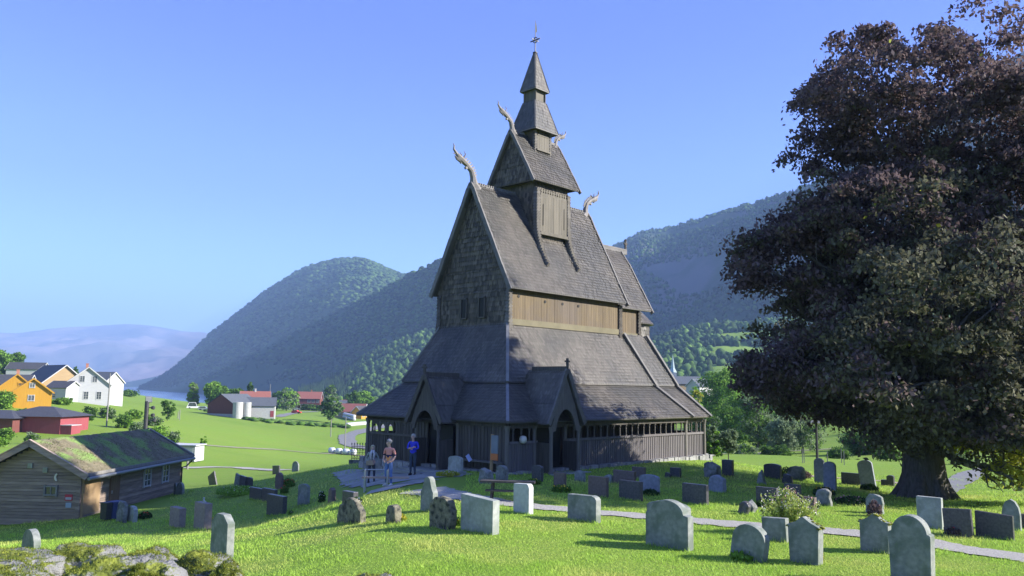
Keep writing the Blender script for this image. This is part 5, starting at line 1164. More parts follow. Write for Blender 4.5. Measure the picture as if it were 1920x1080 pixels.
def stone(px, py, hpx, wpx, shape, m, label, t=.16, dy=0, lean=0, side=0, Y=None, cap=None, plinth=False, name='gravestone', topm=None):
    p = onground(px, py) if Y is None else ground_at(px, Y); Yd = p.y; az = math.degrees(math.atan2(p.x, p.y))
    h = hpx/FPX*Yd*1.03; ph = R_(abs(44+dy*-1-az)) if False else R_(44-az-dy)
    w_ = max((wpx*Yd/FPX-t*abs(math.sin(ph)))/max(math.cos(ph), .35), .28)
    pr = prof(shape, w_, h); bm = bmesh.new(); r_ = random.Random(int(px*7+py))
    f = [bm.verts.new((x, -t/2, z if z > 0 else -.25)) for x, z in pr]; b_ = [bm.verts.new((x, t/2, z if z > 0 else -.25)) for x, z in pr]; n = len(pr)
    bm.faces.new(f); bm.faces.new(b_[::-1])
    for i in range(n): bm.faces.new((f[i], b_[i], b_[(i+1) % n], f[(i+1) % n]))
    bm.normal_update(); bmesh.ops.recalc_face_normals(bm, faces=bm.faces)
    rgh = shape in ('rough', 'boulder', 'pyr') or m in ('moss', 'rough')
    bmesh.ops.bevel(bm, geom=[e for e in bm.edges if e.calc_face_angle(0) > .35], offset=.05 if rgh else .014, segments=2, affect='EDGES', profile=.6)
    if rgh:
        bmesh.ops.triangulate(bm, faces=bm.faces); bmesh.ops.subdivide_edges(bm, edges=[e for e in bm.edges if e.calc_length() > .12], cuts=2, use_grid_fill=True)
        for v in bm.verts:
            s = .025 if shape != 'boulder' else .04
            v.co += Vector((vnoise(np.array([v.co.x*7+px]), np.array([v.co.z*7]), 3)[0]-.5, vnoise(np.array([v.co.x*7]), np.array([v.co.z*7+px]), 4)[0]-.5, vnoise(np.array([v.co.z*9]), np.array([v.co.y*9+v.co.x*5+px]), 5)[0]-.5))*s*2
    me = bpy.data.meshes.new(name); bm.to_mesh(me); bm.free(); me.materials.append(SM[m])
    o = bpy.data.objects.new(name, me); COL.objects.link(o); o.location = p
    o.rotation_euler = (R_(lean), R_(side), R_(90-PHI-dy)); tag(o, label, 'gravestone', 'gravestones in the churchyard')
    if cap:      # moss cushion along the top edge
        mb = MB(); top = [q for q in pr if q[1] > h*.7]
        top = [top[i] for i in range(len(top))]
        for i in range(len(top)-1):
            a, c = Vector((top[i][0], 0, top[i][1])), Vector((top[i+1][0], 0, top[i+1][1]))
            for j in range(5):
                q = a.lerp(c, (j+r_.random())/5)
                if r_.random() < cap: 
                    rr = r_.uniform(.025, .06); mb.lathe(q+Vector((0, r_.uniform(-t*.45, t*.45), -.012)), [(rr*.9, 0), (rr*1.1, rr*.25), (rr*.6, rr*.5), (.004, rr*.6)], 7)
        mb.build('moss', M['mosscap'], o, smooth=True)
    if plinth:
        mb = MB(); mb.box((0, 0, .03), (w_*1.25, t*2.2, .22)); mb.build('plinth', SM[m if m != 'dark' else 'grey'], o)
    return o
ST = [
 # sunny foreground, left to right
 (58, 1029, 34, 36, 'round', 'grey', 'small round topped grey stone behind the mossy boulders at far left', dict(t=.22)),
 (415, 1046, 76, 42, 'point', 'grey', 'slim tall grey stone with cut off corners standing right of the mossy boulders', dict(t=.2)),
 (332, 988, 34, 28, 'rect', 'pink', 'plain square reddish grey block, left of the pink stone with ornament', dict(t=.28)),
 (379, 992, 46, 31, 'rect', 'pink', 'pink granite block with small white ornament on top', dict(t=.3)),
 (247, 978, 28, 20, 'rough', 'pale', 'small pale rough stone at the cabin corner', dict(t=.2)),
 (228, 979, 37, 20, 'rough', 'rough', 'dark rough upright stone beside the small pale one at the cabin corner', dict(t=.2)),
 (518, 965, 34, 36, 'rect', 'dark', 'dark polished square stone with bright right edge and white flower at its foot', dict(t=.2)),
 (338, 927, 21, 14, 'round', 'grey', 'round topped stone close behind the far corner of the cabin', dict(t=.14)),
 (329, 927, 20, 12, 'round', 'grey', 'small stone half hidden behind the far cabin corner', dict(t=.12, dy=10)),
 # left distance
 (400, 909, 21, 14, 'rect', 'dark', 'thin dark slab leaning far over to the left', dict(t=.1, side=-28)),
 (444, 910, 20, 11, 'rect', 'grey', 'thin slab leaning to the right with sunlit edge', dict(t=.12, side=14)),
 (455, 917, 23, 14, 'rect', 'dark', 'dark upright slab standing before the right leaning one', dict(t=.12, side=5)),
 (467, 916, 20, 13, 'arch', 'dark', 'dark slab at the right end of the crooked row', dict(t=.12)),
 (518, 889, 15, 14, 'rect', 'dark', 'dark slab on the crest, left of two against the meadow', dict(t=.12, side=-5)),
 (554, 884, 18, 13, 'round', 'grey', 'round topped dark slab on the crest, right of two against the meadow', dict(t=.12)),
 (523, 917, 29, 15, 'round', 'brown', 'reddish brown round topped stone beside red flowers', dict(t=.14)),
 (481, 936, 20, 26, 'rect', 'dark', 'low dark block in shade, the left of a low pair', dict(t=.16)),
 (505, 940, 22, 28, 'rect', 'dark', 'low dark block in shade, the right of a low pair', dict(t=.16)),
 (569, 946, 36, 22, 'arch', 'grey', 'grey round cornered stone with lichen, left of the white lily', dict(t=.16)),
 (622, 942, 26, 14, 'obelisk', 'brown', 'little brown pointed stone right of the white lily', dict(t=.2)),
 (656, 946, 23, 29, 'rect', 'dark', 'square dark block with flat top behind the step topped stone', dict(t=.2)),
 # middle front
 (659, 980, 43, 52, 'ogee', 'moss', 'dark stone with humped top and square right shoulder', dict(t=.22)),
 (738, 980, 31, 31, 'rough', 'moss', 'small squat mossy stone standing alone in the sun', dict(t=.26)),
 (804, 958, 60, 32, 'ogee', 'grey', 'tall scroll topped stone with bright carved edge', dict(t=.2)),
 (830, 990, 55, 52, 'round', 'moss', 'broad round stone spotted black with yellow lichen on its top', dict(t=.26)),
 (899, 997, 63, 71, 'lowtop', 'pale', 'large plain pale concrete slab in the middle of the lawn', dict(t=.24)),
 (981, 962, 52, 37, 'slant', 'white', 'white slab with rounded right corner', dict(t=.2)),
 (1095, 976, 45, 61, 'slant', 'grey', 'wide grey slab with rounded rough right edge', dict(t=.22)),
 (1255, 1026, 82, 86, 'shoulder', 'grey', 'large grey stone with round head and square shoulders', dict(t=.24)),
 (1252, 1000, 66, 80, 'arch', 'grey', 'wide low arched stone directly behind the large shouldered one', dict(t=.2, Y=20.6)),
 (1403, 1049, 62, 66, 'round', 'grey', 'grey round topped stone tilting to the right', dict(t=.24, side=9)),
 (1456, 1014, 40, 48, 'rect', 'grey', 'low rectangular stone in front of the flowering shrub', dict(t=.2, side=-3)),
 (1512, 1055, 80, 62, 'gable', 'grey', 'gable topped stone with moss and white lichen on its cap', dict(t=.26, cap=.8)),
 (1643, 1034, 66, 56, 'gable2', 'grey', 'stone with stepped peak and moss on both shoulders', dict(t=.22, cap=.7)),
 (1712, 1090, 114, 77, 'shoulder2', 'grey', 'biggest round headed stone in the right foreground', dict(t=.26)),
 (1745, 990, 54, 44, 'rect', 'pale', 'pale speckled slab at the foot of the beech', dict(t=.16)),
 (1799, 1006, 48, 48, 'rect', 'dark', 'dark slab with pale rim and a red plant at its foot', dict(t=.14, side=-3)),
 (1866, 1009, 45, 62, 'lowtop', 'dark', 'wide dark slab with pale rim near the right picture edge', dict(t=.14)),
 (1898, 994, 54, 31, 'gothic', 'grey', 'grey pointed arch stone near the right picture edge', dict(t=.16)),
 (1924, 990, 24, 24, 'rect', 'dark', 'dark stone cut by the right picture edge', dict(t=.2)),
 # shade before the church
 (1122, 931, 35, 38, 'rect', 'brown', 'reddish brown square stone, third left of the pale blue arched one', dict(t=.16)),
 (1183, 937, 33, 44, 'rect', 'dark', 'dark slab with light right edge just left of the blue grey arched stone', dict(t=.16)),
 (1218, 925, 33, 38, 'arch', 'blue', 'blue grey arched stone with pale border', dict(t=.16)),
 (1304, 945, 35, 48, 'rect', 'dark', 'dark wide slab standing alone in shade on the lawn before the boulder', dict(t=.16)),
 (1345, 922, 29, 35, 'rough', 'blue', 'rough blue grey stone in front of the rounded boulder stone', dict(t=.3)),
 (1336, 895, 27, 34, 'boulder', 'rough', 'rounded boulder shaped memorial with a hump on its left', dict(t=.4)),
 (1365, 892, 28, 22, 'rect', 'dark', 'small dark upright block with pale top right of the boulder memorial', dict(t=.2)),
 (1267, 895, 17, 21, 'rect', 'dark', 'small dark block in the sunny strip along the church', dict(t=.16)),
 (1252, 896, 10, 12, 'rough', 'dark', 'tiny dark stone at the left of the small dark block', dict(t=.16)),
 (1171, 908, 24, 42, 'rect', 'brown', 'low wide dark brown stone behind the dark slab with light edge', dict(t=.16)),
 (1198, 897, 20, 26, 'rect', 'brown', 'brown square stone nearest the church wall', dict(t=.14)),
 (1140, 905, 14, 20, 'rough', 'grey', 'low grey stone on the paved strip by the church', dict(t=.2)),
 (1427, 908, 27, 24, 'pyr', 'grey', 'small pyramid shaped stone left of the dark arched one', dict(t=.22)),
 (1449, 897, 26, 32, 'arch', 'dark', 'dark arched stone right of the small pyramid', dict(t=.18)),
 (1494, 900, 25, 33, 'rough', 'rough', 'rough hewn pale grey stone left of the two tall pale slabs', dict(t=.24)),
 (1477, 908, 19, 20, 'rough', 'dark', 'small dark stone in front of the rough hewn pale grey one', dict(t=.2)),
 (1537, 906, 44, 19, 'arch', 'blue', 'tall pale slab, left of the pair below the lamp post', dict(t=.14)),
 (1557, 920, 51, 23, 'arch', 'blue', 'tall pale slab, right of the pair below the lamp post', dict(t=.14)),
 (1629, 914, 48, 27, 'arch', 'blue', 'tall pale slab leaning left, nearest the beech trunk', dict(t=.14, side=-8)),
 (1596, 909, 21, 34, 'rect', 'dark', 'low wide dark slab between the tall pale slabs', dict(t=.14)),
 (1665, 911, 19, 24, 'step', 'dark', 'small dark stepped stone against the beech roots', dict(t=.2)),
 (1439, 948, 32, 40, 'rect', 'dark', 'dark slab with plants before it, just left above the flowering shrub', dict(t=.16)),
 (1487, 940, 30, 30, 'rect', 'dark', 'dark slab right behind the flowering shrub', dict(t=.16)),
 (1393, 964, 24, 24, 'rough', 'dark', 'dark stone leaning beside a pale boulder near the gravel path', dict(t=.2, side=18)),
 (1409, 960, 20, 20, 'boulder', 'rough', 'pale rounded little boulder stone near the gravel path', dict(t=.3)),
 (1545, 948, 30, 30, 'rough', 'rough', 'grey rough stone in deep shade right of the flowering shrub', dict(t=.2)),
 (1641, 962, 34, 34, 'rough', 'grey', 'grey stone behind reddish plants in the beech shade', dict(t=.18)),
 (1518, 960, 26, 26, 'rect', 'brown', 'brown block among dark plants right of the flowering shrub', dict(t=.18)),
 # in front of the porch
 (854, 889, 32, 28, 'arch', 'pale', 'pale arched stone standing on the paving by the west porch', dict(t=.16, plinth=True)),
 (911, 907, 28, 30, 'boulder', 'rough', 'rough round boulder stone below the wooden sign post', dict(t=.35)),
 (941, 903, 29, 25, 'round', 'rough', 'round topped stone with pale rim right of the rough boulder', dict(t=.2)),
 (1008, 902, 28, 22, 'arch', 'dark', 'dark arched stone before the south porch', dict(t=.16)),
 (1050, 918, 30, 24, 'rect', 'brown', 'dark narrow stone with yellow flowers before the south porch', dict(t=.16)),
 (1088, 903, 20, 22, 'rough', 'grey', 'small grey stone beside the porch step', dict(t=.16)),
]
GS = {}
for px, py, hp, wp, shp, m, lab, kw in ST: GS[(px, py)] = stone(px, py, hp, wp, shp, m, lab, **kw)
# ornament on the pink stone
o = GS[(379, 992)]; mb = MB(); zt = max(v.co.z for v in o.data.vertices); mb.lathe((0, 0, zt), [(.05, 0), (.03, .03), (.045, .08), (.02, .13), (.05, .16), (.01, .2)], 8); mb.box((.1, 0, zt+.03), (.09, .06, .06)); q = mb.build('ornament', SM['white'], o)
# fallen stone post at the lower edge, small mossy rock
p = ground_at(1490, 15.5); mb = MB(); mb.tube([(-.38, 0, .1), (-.1, 0, .12), (.3, 0, .09)], [.07, .065, .06], 8); mb.lathe((-.38, 0, .02), [(.09, 0), (.09, .18)], 8); mb.lathe((.32, 0, .0), [(.07, 0), (.07, .18)], 8)
tag(mb.build('stone_rail', SM['rough'], None, p, R_(-8)), 'low fallen stone rail with knobs in the grass at the bottom edge', 'stone rail')

# ---------------------------------------------------------------- mossy boulders in front
def rock_mat():
    m = mat('mossy_rock', (.13, .13, .128), (.26, .26, .255), 3.5, .9, .8, 22); t = m.node_tree; N = t.nodes; L = t.links; b = N['Principled BSDF']
    src = b.inputs['Base Color'].links[0].from_socket
    ge = N.new('ShaderNodeNewGeometry'); sx = N.new('ShaderNodeSeparateXYZ'); L.new(ge.outputs['True Normal'], sx.inputs[0]); tc = N.new('ShaderNodeTexCoord')
    n1 = N.new('ShaderNodeTexNoise'); n1.inputs['Scale'].default_value = 2.6; n1.inputs['Detail'].default_value = 7; L.new(tc.outputs['Object'], n1.inputs['Vector'])
    ad = N.new('ShaderNodeMath'); ad.operation = 'MULTIPLY_ADD'; ad.inputs[1].default_value = .16; L.new(sx.outputs[2], ad.inputs[0]); L.new(n1.outputs[0], ad.inputs[2])
    rp = N.new('ShaderNodeValToRGB'); rp.color_ramp.elements[0].position = .60; rp.color_ramp.elements[1].position = .68; L.new(ad.outputs[0], rp.inputs[0])
    n2 = N.new('ShaderNodeTexNoise'); n2.inputs['Scale'].default_value = 9; n2.inputs['Detail'].default_value = 6; L.new(tc.outputs['Object'], n2.inputs['Vector'])
    mc = N.new('ShaderNodeValToRGB'); mc.color_ramp.elements[0].position = .35; mc.color_ramp.elements[1].position = .65; mc.color_ramp.elements[0].color = (.045, .065, .012, 1); mc.color_ramp.elements[1].color = (.20, .225, .03, 1); L.new(n2.outputs[0], mc.inputs[0])
    mx = N.new('ShaderNodeMix'); mx.data_type = 'RGBA'; L.new(rp.outputs[0], mx.inputs[0]); L.new(src, mx.inputs[6]); L.new(mc.outputs[0], mx.inputs[7])
    n3 = N.new('ShaderNodeTexNoise'); n3.inputs['Scale'].default_value = 4.5; n3.inputs['Detail'].default_value = 3; L.new(tc.outputs['Object'], n3.inputs['Vector'])
    r3 = N.new('ShaderNodeValToRGB'); r3.color_ramp.elements[0].position = .66; r3.color_ramp.elements[1].position = .70; L.new(n3.outputs[0], r3.inputs[0])
    m2 = N.new('ShaderNodeMix'); m2.data_type = 'RGBA'; L.new(r3.outputs[0], m2.inputs[0]); L.new(mx.outputs[2], m2.inputs[6]); m2.inputs[7].default_value = (.33, .33, .32, 1)
    L.new(m2.outputs[2], b.inputs['Base Color']); return m
M['mossrock'] = rock_mat()
def boulder(px, py, Y, sx, sy, sz, label, seed, rz=0):
    bm = bmesh.new(); bmesh.ops.create_icosphere(bm, subdivisions=6, radius=1); v = np.array([q.co[:] for q in bm.verts]); f = np.array([[q.index for q in fc.verts] for fc in bm.faces]); bm.free()
    s = seed*13.7
    k = 1 + .55*fbm(v[:, 0]*1.3+s, v[:, 1]*1.3+v[:, 2]*.9, seed, 3)+.22*fbm(v[:, 0]*4+s, v[:, 2]*4+v[:, 1]*3, seed+5, 4)+.06*fbm(v[:, 0]*16+s, v[:, 2]*14+v[:, 1]*15, seed+9, 3)
    v = np.sign(v)*np.abs(v)**.8
    v = v*k[:, None]*np.array([sx, sy, sz])
    c, s_ = math.cos(rz), math.sin(rz); v = np.stack([v[:, 0]*c-v[:, 1]*s_, v[:, 0]*s_+v[:, 1]*c, v[:, 2]], -1)
    P = at(px, py, Y); v[:, 2] -= v[:, 2].max()
    o = np_mesh('boulder', v, f, M['mossrock'], smooth=True, loc=P); tag(o, label, 'boulder', 'mossy boulders in the foreground')
    # moss fuzz
    r_ = np.random.default_rng(seed); fc = v[f].mean(1); nn = np.cross(v[f[:, 1]]-v[f[:, 0]], v[f[:, 2]]-v[f[:, 0]]); nn /= np.linalg.norm(nn, axis=1, keepdims=True)+1e-9
    ms = fbm(fc[:, 0]*2.6+seed, fc[:, 1]*2.6+fc[:, 2]*2, seed+2, 4)+nn[:, 2]*.22; ok = np.where((nn[:, 2] > .25) & (ms > .14))[0]
    if len(ok):
        k = r_.choice(ok, 9000); b_ = fc[k]+r_.normal(size=(9000, 3))*.004; a = r_.uniform(0, 6.28, 9000); hh = r_.uniform(.003, .011, 9000)
        sd = np.stack([np.cos(a), np.sin(a), 0*a], -1)*.0022; tp2 = b_+nn[k]*hh[:, None]+r_.normal(size=(9000, 3))*.004
        mo = np_mesh('moss', np.stack([b_-sd, b_+sd, tp2], 1).reshape(-1, 3), np.arange(27000).reshape(-1, 3), [M['mossblade'], M['mossblade2']], r_.integers(0, 2, 9000), parent=o); mo['kind'] = 'stuff'
    return o
M['mossblade'] = mat('moss_tuft', (.075, .115, .016), (.14, .185, .028), 3, .9, island=.3, transl=.2); M['mossblade2'] = mat('moss_tuft_yellow', (.18, .205, .025), (.27, .285, .04), 3, .9, island=.3, transl=.2)
for i, (px, py, Y, sx, sy, sz, rz, lab) in enumerate((
    (30, 1028, 4.9, .34, .30, .22, .1, 'flat mossy boulder at the left picture edge'), (0, 1052, 4.3, .30, .25, .3, .3, 'grey boulder below the flat mossy one at the left edge'),
    (160, 1021, 5.1, .28, .26, .28, -.2, 'boulder with a dark green moss cushion, second from left'), (215, 1042, 4.45, .33, .2, .3, .5, 'bare grey ridged boulder sloping down to the left'),
    (285, 1026, 4.8, .2, .2, .3, .2, 'boulder with white lichen blotches on its peak'), (300, 1050, 4.4, .16, .18, .3, 0, 'yellow green moss lump in front of the lichen boulder'),
    (385, 1030, 4.8, .23, .24, .3, -.4, 'yellow mossed boulder at the right end of the row'), (428, 1052, 4.55, .12, .16, .3, .2, 'grey stone flank at the very right end of the row'),
    (700, 1076, 4.6, .2, .2, .3, 0, 'tip of a mossy boulder at the bottom edge'))):
    boulder(px, py, Y, sx, sy, sz, lab, 3+i, rz)

# ---------------------------------------------------------------- plants on the graves
def clump(name, label, p, H, R, leaf, flower=None, n=260, fl=40, seed=1, cat='plant', lsize=.05, fsize=.035, upright=.6):
    r_ = np.random.default_rng(seed); a = r_.uniform(0, 6.28, n); rr = R*np.sqrt(r_.random(n)); z = H*r_.uniform(.08, 1, n)*(1-.45*(rr/R)**2)
    Cc = np.stack([rr*np.cos(a), rr*np.sin(a), z], -1); V, F = leaf_quads(Cc, lsize, r_, -upright, 2.0); mi = np.zeros(n, int); mats = [M[leaf]]
    if flower:
        mats.append(M[flower]); b_ = r_.uniform(0, 6.28, fl); r2 = R*.95*np.sqrt(r_.random(fl)); zz = H*r_.uniform(.7, 1.08, fl)*(1-.4*(r2/R)**2)
        V2, F2 = leaf_quads(np.stack([r2*np.cos(b_), r2*np.sin(b_), zz], -1), fsize*1.6, r_, 0, 1.1); F = np.concatenate([F, F2+len(V)]); V = np.concatenate([V, V2]); mi = np.concatenate([mi, np.ones(fl, int)])
    return tag(np_mesh(name, V, F, mats, mi, loc=p), label, cat)
M['lf_shrub'] = leafmat('shrub_leaf', (.28, .36, .08), (.42, .48, .14), .3, .45)
# flowering shrub behind the low stone
p = onground(1480, 1000); r_ = np.random.default_rng(77); V = []; F = []; MI = []; off = 0
for i in range(150):
    a = r_.uniform(0, 6.28); sp_ = r_.uniform(0, .42); tip = np.array([math.cos(a)*sp_*2.0, math.sin(a)*sp_*1.3, r_.uniform(.65, 1.22)*(1-.6*sp_)])
    n = 26; t = np.linspace(.12, 1, n)[:, None]; Cc = np.array([math.cos(a)*.12, math.sin(a)*.1, 0])*(1-t)+tip*t**.85+r_.normal(size=(n, 3))*.018
    v, f = leaf_quads(Cc, .038, r_, -.4, 2.6); V.append(v); F.append(f+off); off += len(v); MI += [0]*n
    k = 4; v, f = leaf_quads(tip+r_.normal(size=(k, 3))*np.array([.03, .03, .05]), .032, r_, 0, 1.0); V.append(v); F.append(f+off); off += len(v); MI += [1 if i % 3 else 2]*k
tag(np_mesh('flowering_shrub', np.concatenate(V), np.concatenate(F), [M['lf_shrub'], M['fl_white'], M['fl_pink']], MI, loc=p), 'bushy light green flowering shrub with white and pinkish tips on a grave', 'shrub')
PL = [(540, 913, .45, .35, 'lf_green', 'fl_red', 'red flowers lying bright in the shaded grass'), (533, 925, .35, .2, 'lf_green', 'fl_red', 'red flower bunch in front of the brown round stone'), (603, 943, .5, .14, 'lf_dark', 'fl_white', 'white lily bunch between two stones'), (1052, 922, .25, .35, 'lf_green', 'fl_yellow', 'yellow flowers at the foot of the narrow dark stone'), (1000, 908, .2, .3, 'lf_green', 'fl_yellow', 'low yellow flowers before the dark arched stone'),
      (545, 965, .14, .1, 'lf_green', 'fl_white', 'white flower at the foot of the dark polished stone'), (397, 985, .3, .2, 'lf_lime', 'fl_yellow', 'yellow green plant right of the pink stone'), (272, 972, .3, .28, 'lf_dark', 'fl_red', 'dark plant with red and white flowers right of the small pale stone'), (860, 985, .2, .14, 'lf_green', 'fl_red', 'tiny red flower beside the broad lichen stone'),
      (1790, 1004, .3, .25, 'lf_purple', 'fl_red', 'reddish plant before the dark slab with pale rim'), (1880, 1006, .25, .18, 'lf_purple', 'fl_red', 'reddish plant before the wide dark slab'), (1600, 945, .25, .6, 'lf_dark', 'fl_pink', 'wide bed of low dark plants in the beech shade'), (1640, 968, .5, .2, 'lf_purple', None, 'tall reddish plant before the grey stone in the shade'), (1545, 930, .35, .4, 'lf_dark', 'fl_yellow', 'dark planted bed below the two tall pale slabs'), (1630, 920, .3, .4, 'lf_dark', None, 'dark shrub at the foot of the leaning tall slab'),
      (1520, 952, .3, .3, 'lf_dark', None, 'dark plants behind the flowering shrub'), (1475, 895, .5, .5, 'lf_dark', None, 'dark round shrub behind the rough hewn stone'), (1510, 897, .4, .3, 'lf_purple', None, 'small dark shrub left of the lamp post foot'), (840, 893, .22, .5, 'lf_lime', 'fl_white', 'pale green ground plant in front of the arched stone by the porch'), (665, 946, .25, .25, 'lf_dark', 'fl_white', 'plant with white flowers at the square dark block'), (452, 925, .35, 1.2, 'lf_bright', 'fl_white', 'tall weeds in front of the crooked row'),
      (1436, 950, .25, .3, 'lf_dark', None, 'plants at the foot of the dark slab above the flowering shrub'), (1220, 928, .2, .3, 'lf_dark', None, 'small shrub before the blue grey arched stone'), (1530, 1052, .3, .15, 'lf_lime', None, 'tall grass tuft before the gable topped stone'), (1392, 1050, .2, .25, 'lf_bright', None, 'grass tuft before the tilted round stone'), (752, 978, .2, .15, 'lf_lime', 'fl_yellow', 'small yellow plant beside the squat mossy stone')]
for i, (px, py, H, R, lf, fl, lab) in enumerate(PL):
    clump('grave_plant', lab, onground(px, py), H, R, lf, fl, n=int(260+2600*R*R), fl=max(14, int(80*R)), seed=200+i, cat='flowers' if fl else 'plant')

# ---------------------------------------------------------------- furniture, lamps, fence
def wood_bench(p, rz, L, label, slab_only=True):
    o = empty('bench', label, 'bench', p, rz)
    mb = MB(); mb.box((0, 0, .62), (L, .42, .06)); mb.build('top', M['tar'], o)
    mb = MB(); mb.box((0, -.1, .34), (L*.8, .28, .045)); mb.build('seat', M['tar'], o)
    for x in (-.55, .55):
        mb = MB(); mb.beam((x*L*.5, .02, .6), (x*L*.5-.05, -.1, -.15), .08, .1); mb.build('leg', M['tar'], o)
wood_bench(onground(952, 940), R_(-8), 1.75, 'dark plank bench in the shade behind the white slab')
p = onground(705, 917); o = empty('metal_bench', 'steel framed bench with dark plank seat in front of the couple', 'bench', p, R_(5))
for x in (-.42, .42):
    mb = MB(); mb.tube([(x, -.2, -.1), (x, -.2, .72), (x, .2, .72), (x, .2, -.1)], .032, 6, cap=True); mb.build('leg', M['steel'], o)
mb = MB(); mb.box((.35, -.05, .44), (1.75, .34, .05)); mb.build('seat', M['log'], o); mb = MB(); mb.tube([(-.42, 0, .72), (.42, 0, .72)], .025, 6); mb.build('rail', M['steel'], o)
# settle by the porch with a leaflet
p = onground(903, 884); p.z += .02
o = empty('settle', 'grey panelled wooden settle against the church front', 'bench', p, CROT-R_(90))
for x in (-.62, .62):
    mb = MB()
    for q in (((x-.55, .2, .95), (x+.55, .2, .95)), ((x-.55, .2, .5), (x+.55, .2, .5)), ((x-.55, .2, .42), (x-.55, .2, 1.0)), ((x+.5, .2, .42), (x+.5, .2, 1.0)), ((x, .2, .45), (x, .2, 1.0))): mb.beam(*q, .05, .08, up=(0, 1, 0))
    mb.box((x, .23, .72), (1.05, .02, .5)); mb.build('back_panel', M['tar_grey'], o)
mb = MB(); mb.box((0, 0, .42), (2.5, .45, .06)); mb.build('seat', M['tar_grey'], o)
for x in (-1.15, 1.15):
    mb = MB(); mb.box((x, 0, .2), (.08, .42, .5)); mb.build('leg', M['tar_grey'], o)
mb = MB(); mb.box((0, 0, .2), (.3, .42, .015), Matrix.Rotation(R_(60), 3, 'Y') @ Matrix.Rotation(.3, 3, 'X'))
tag(mb.build('leaflet', mat('blue_white_paper', (.55, .62, .85)), None, p+Vector((-.55, -.35, .38))), 'bluish white leaflet leaning at the left end of the settle', 'leaflet')
p = onground(920, 896); o = empty('sign_post', 'pale wooden post with a grey board and an orange strip', 'sign', p, R_(-40))
mb = MB(); mb.beam((0, 0, -.2), (.06, 0, 1.75), .09, .09); mb.build('post', M['logpale'], o)
mb = MB(); mb.box((.24, -.06, 1.35), (.34, .05, .72)); b_ = mb.build('board', mat('grey_board', (.16, .19, .22), (.2, .23, .26)), o); mb = MB(); mb.box((.24, -.075, .85), (.36, .05, .26)); mb.build('strip', mat('orange_board', (.5, .17, .06)), o)
# round white lantern hung on the gallery wall
lw = church.matrix_world if False else Matrix.Translation(C0) @ Matrix.Rotation(CROT, 4, 'Z')
q = lw @ Vector((.78, -.2, 1.40)); mb = MB(); mb.lathe((0, 0, 0), [(.06, -.16), (.15, -.1), (.17, .02), (.14, .13), (.05, .17)], 14)
tag(mb.build('globe_lamp', mat('milky_globe', (.62, .60, .52), rough=.3), None, q, smooth=True), 'milky round lamp on the gallery rail left of the south porch', 'lamp')
# floodlight post behind the cabin
p = ground_at(286, 56); zt = at(286, 752, 56).z-p.z
o = empty('floodlight_post', 'dark post with floodlights rising behind the turf roof', 'lamp post', p, R_(20))
mb = MB(); mb.tube([(0, 0, -.3), (0, 0, zt)], .14, 10); mb.build('post', M['iron'], o)
mb = MB(); mb.box((.1, -.05, zt+.12), (.42, .16, .42), Matrix.Rotation(.35, 3, 'X')); h = mb.build('floodlight', M['gutter'], o); mb = MB(); mb.box((.1, -.15, zt+.1), (.36, .03, .36), Matrix.Rotation(.35, 3, 'X')); mb.build('lens', M['white'], h)
for dz, x in ((-.45, .3), (-.95, .32), (-1.3, .42)):
    mb = MB(); mb.beam((0, 0, zt+dz), (x, -.05, zt+dz), .06, .06); mb.lathe((x+.1, -.05, zt+dz-.12), [(.06, 0), (.13, .04), (.13, .2), (.05, .24)], 10); mb.build('floodlight', M['iron'], o)
# slim lamp post on the right
p = ground_at(1527, 45); zt = at(1525, 792, 45).z-p.z
o = empty('lamp_post', 'slim dark lamp post with small white lamps behind the tall pale slabs', 'lamp post', p, R_(-10))
mb = MB(); mb.tube([(0, 0, -.3), (0, 0, zt)], [.085, .06], 8); mb.build('post', M['iron'], o)
for x in (-.17, .17):
    mb = MB(); mb.box((x, -.05, zt), (.26, .2, .16), Matrix.Rotation(-.4, 3, 'X')); mb.build('lamp', M['white'], o)
mb = MB(); mb.box((-.1, -.08, zt-.45), (.16, .16, .2)); mb.build('lamp_box', M['iron'], o)
# wrought iron grave fence
p = onground(684, 866); o = empty('iron_fence', 'black wrought iron fence with scrolls on a low kerb left of the church', 'fence', p, R_(8))
mb = MB(); n = 11; L = 1.65
for i in range(n):
    x = -L/2+i*L/(n-1); mb.beam((x, 0, .05), (x, 0, 1.05), .025, .025, up=(0, 1, 0)); mb.lathe((x, 0, 1.05), [(.03, 0), (.04, .04), (.005, .13)], 6)
    if i < n-1:
        for z in (.35, .75):
            pts = [(x+L/(n-1)/2+.05*math.cos(t), 0, z+.1*math.sin(t)) for t in np.linspace(0, 5.6, 9)]; mb.tube(pts, .012, 4)
for z in (.2, .55, .95): mb.beam((-L/2, 0, z), (L/2, 0, z), .03, .035)
mb.build('railing', M['iron'], o); mb = MB(); mb.box((0, 0, .0), (L+.3, .25, .24)); mb.build('kerb', SM['rough'], o)
# poles
for px, by, Y, tp2, lab in ((513, 765, 330, 720, 'tall wooden utility pole behind the farm building'), (629, 822, 215, 786, 'thin wooden pole at the road bend'), (656, 845, 185, 782, 'thin pole left of the church standing by the road'), (348, 803, 200, 768, 'short pole on the meadow left of the barn'), (345, 803, 205, 772, 'second short pole on the meadow, half behind the other'), (214, 792, 150, 700, 'tall thin pole beside the white house'), (368, 880, 90, 858, 'short grey post by the gravel yard beyond the cabin')):
    p = ground_at(px, Y); z = at(px, tp2, Y).z; mb = MB(); mb.tube([(0, 0, -.5), (0, 0, z-p.z)], [.14, .09], 7); tag(mb.build('pole', M['pole'], None, p), lab, 'pole')
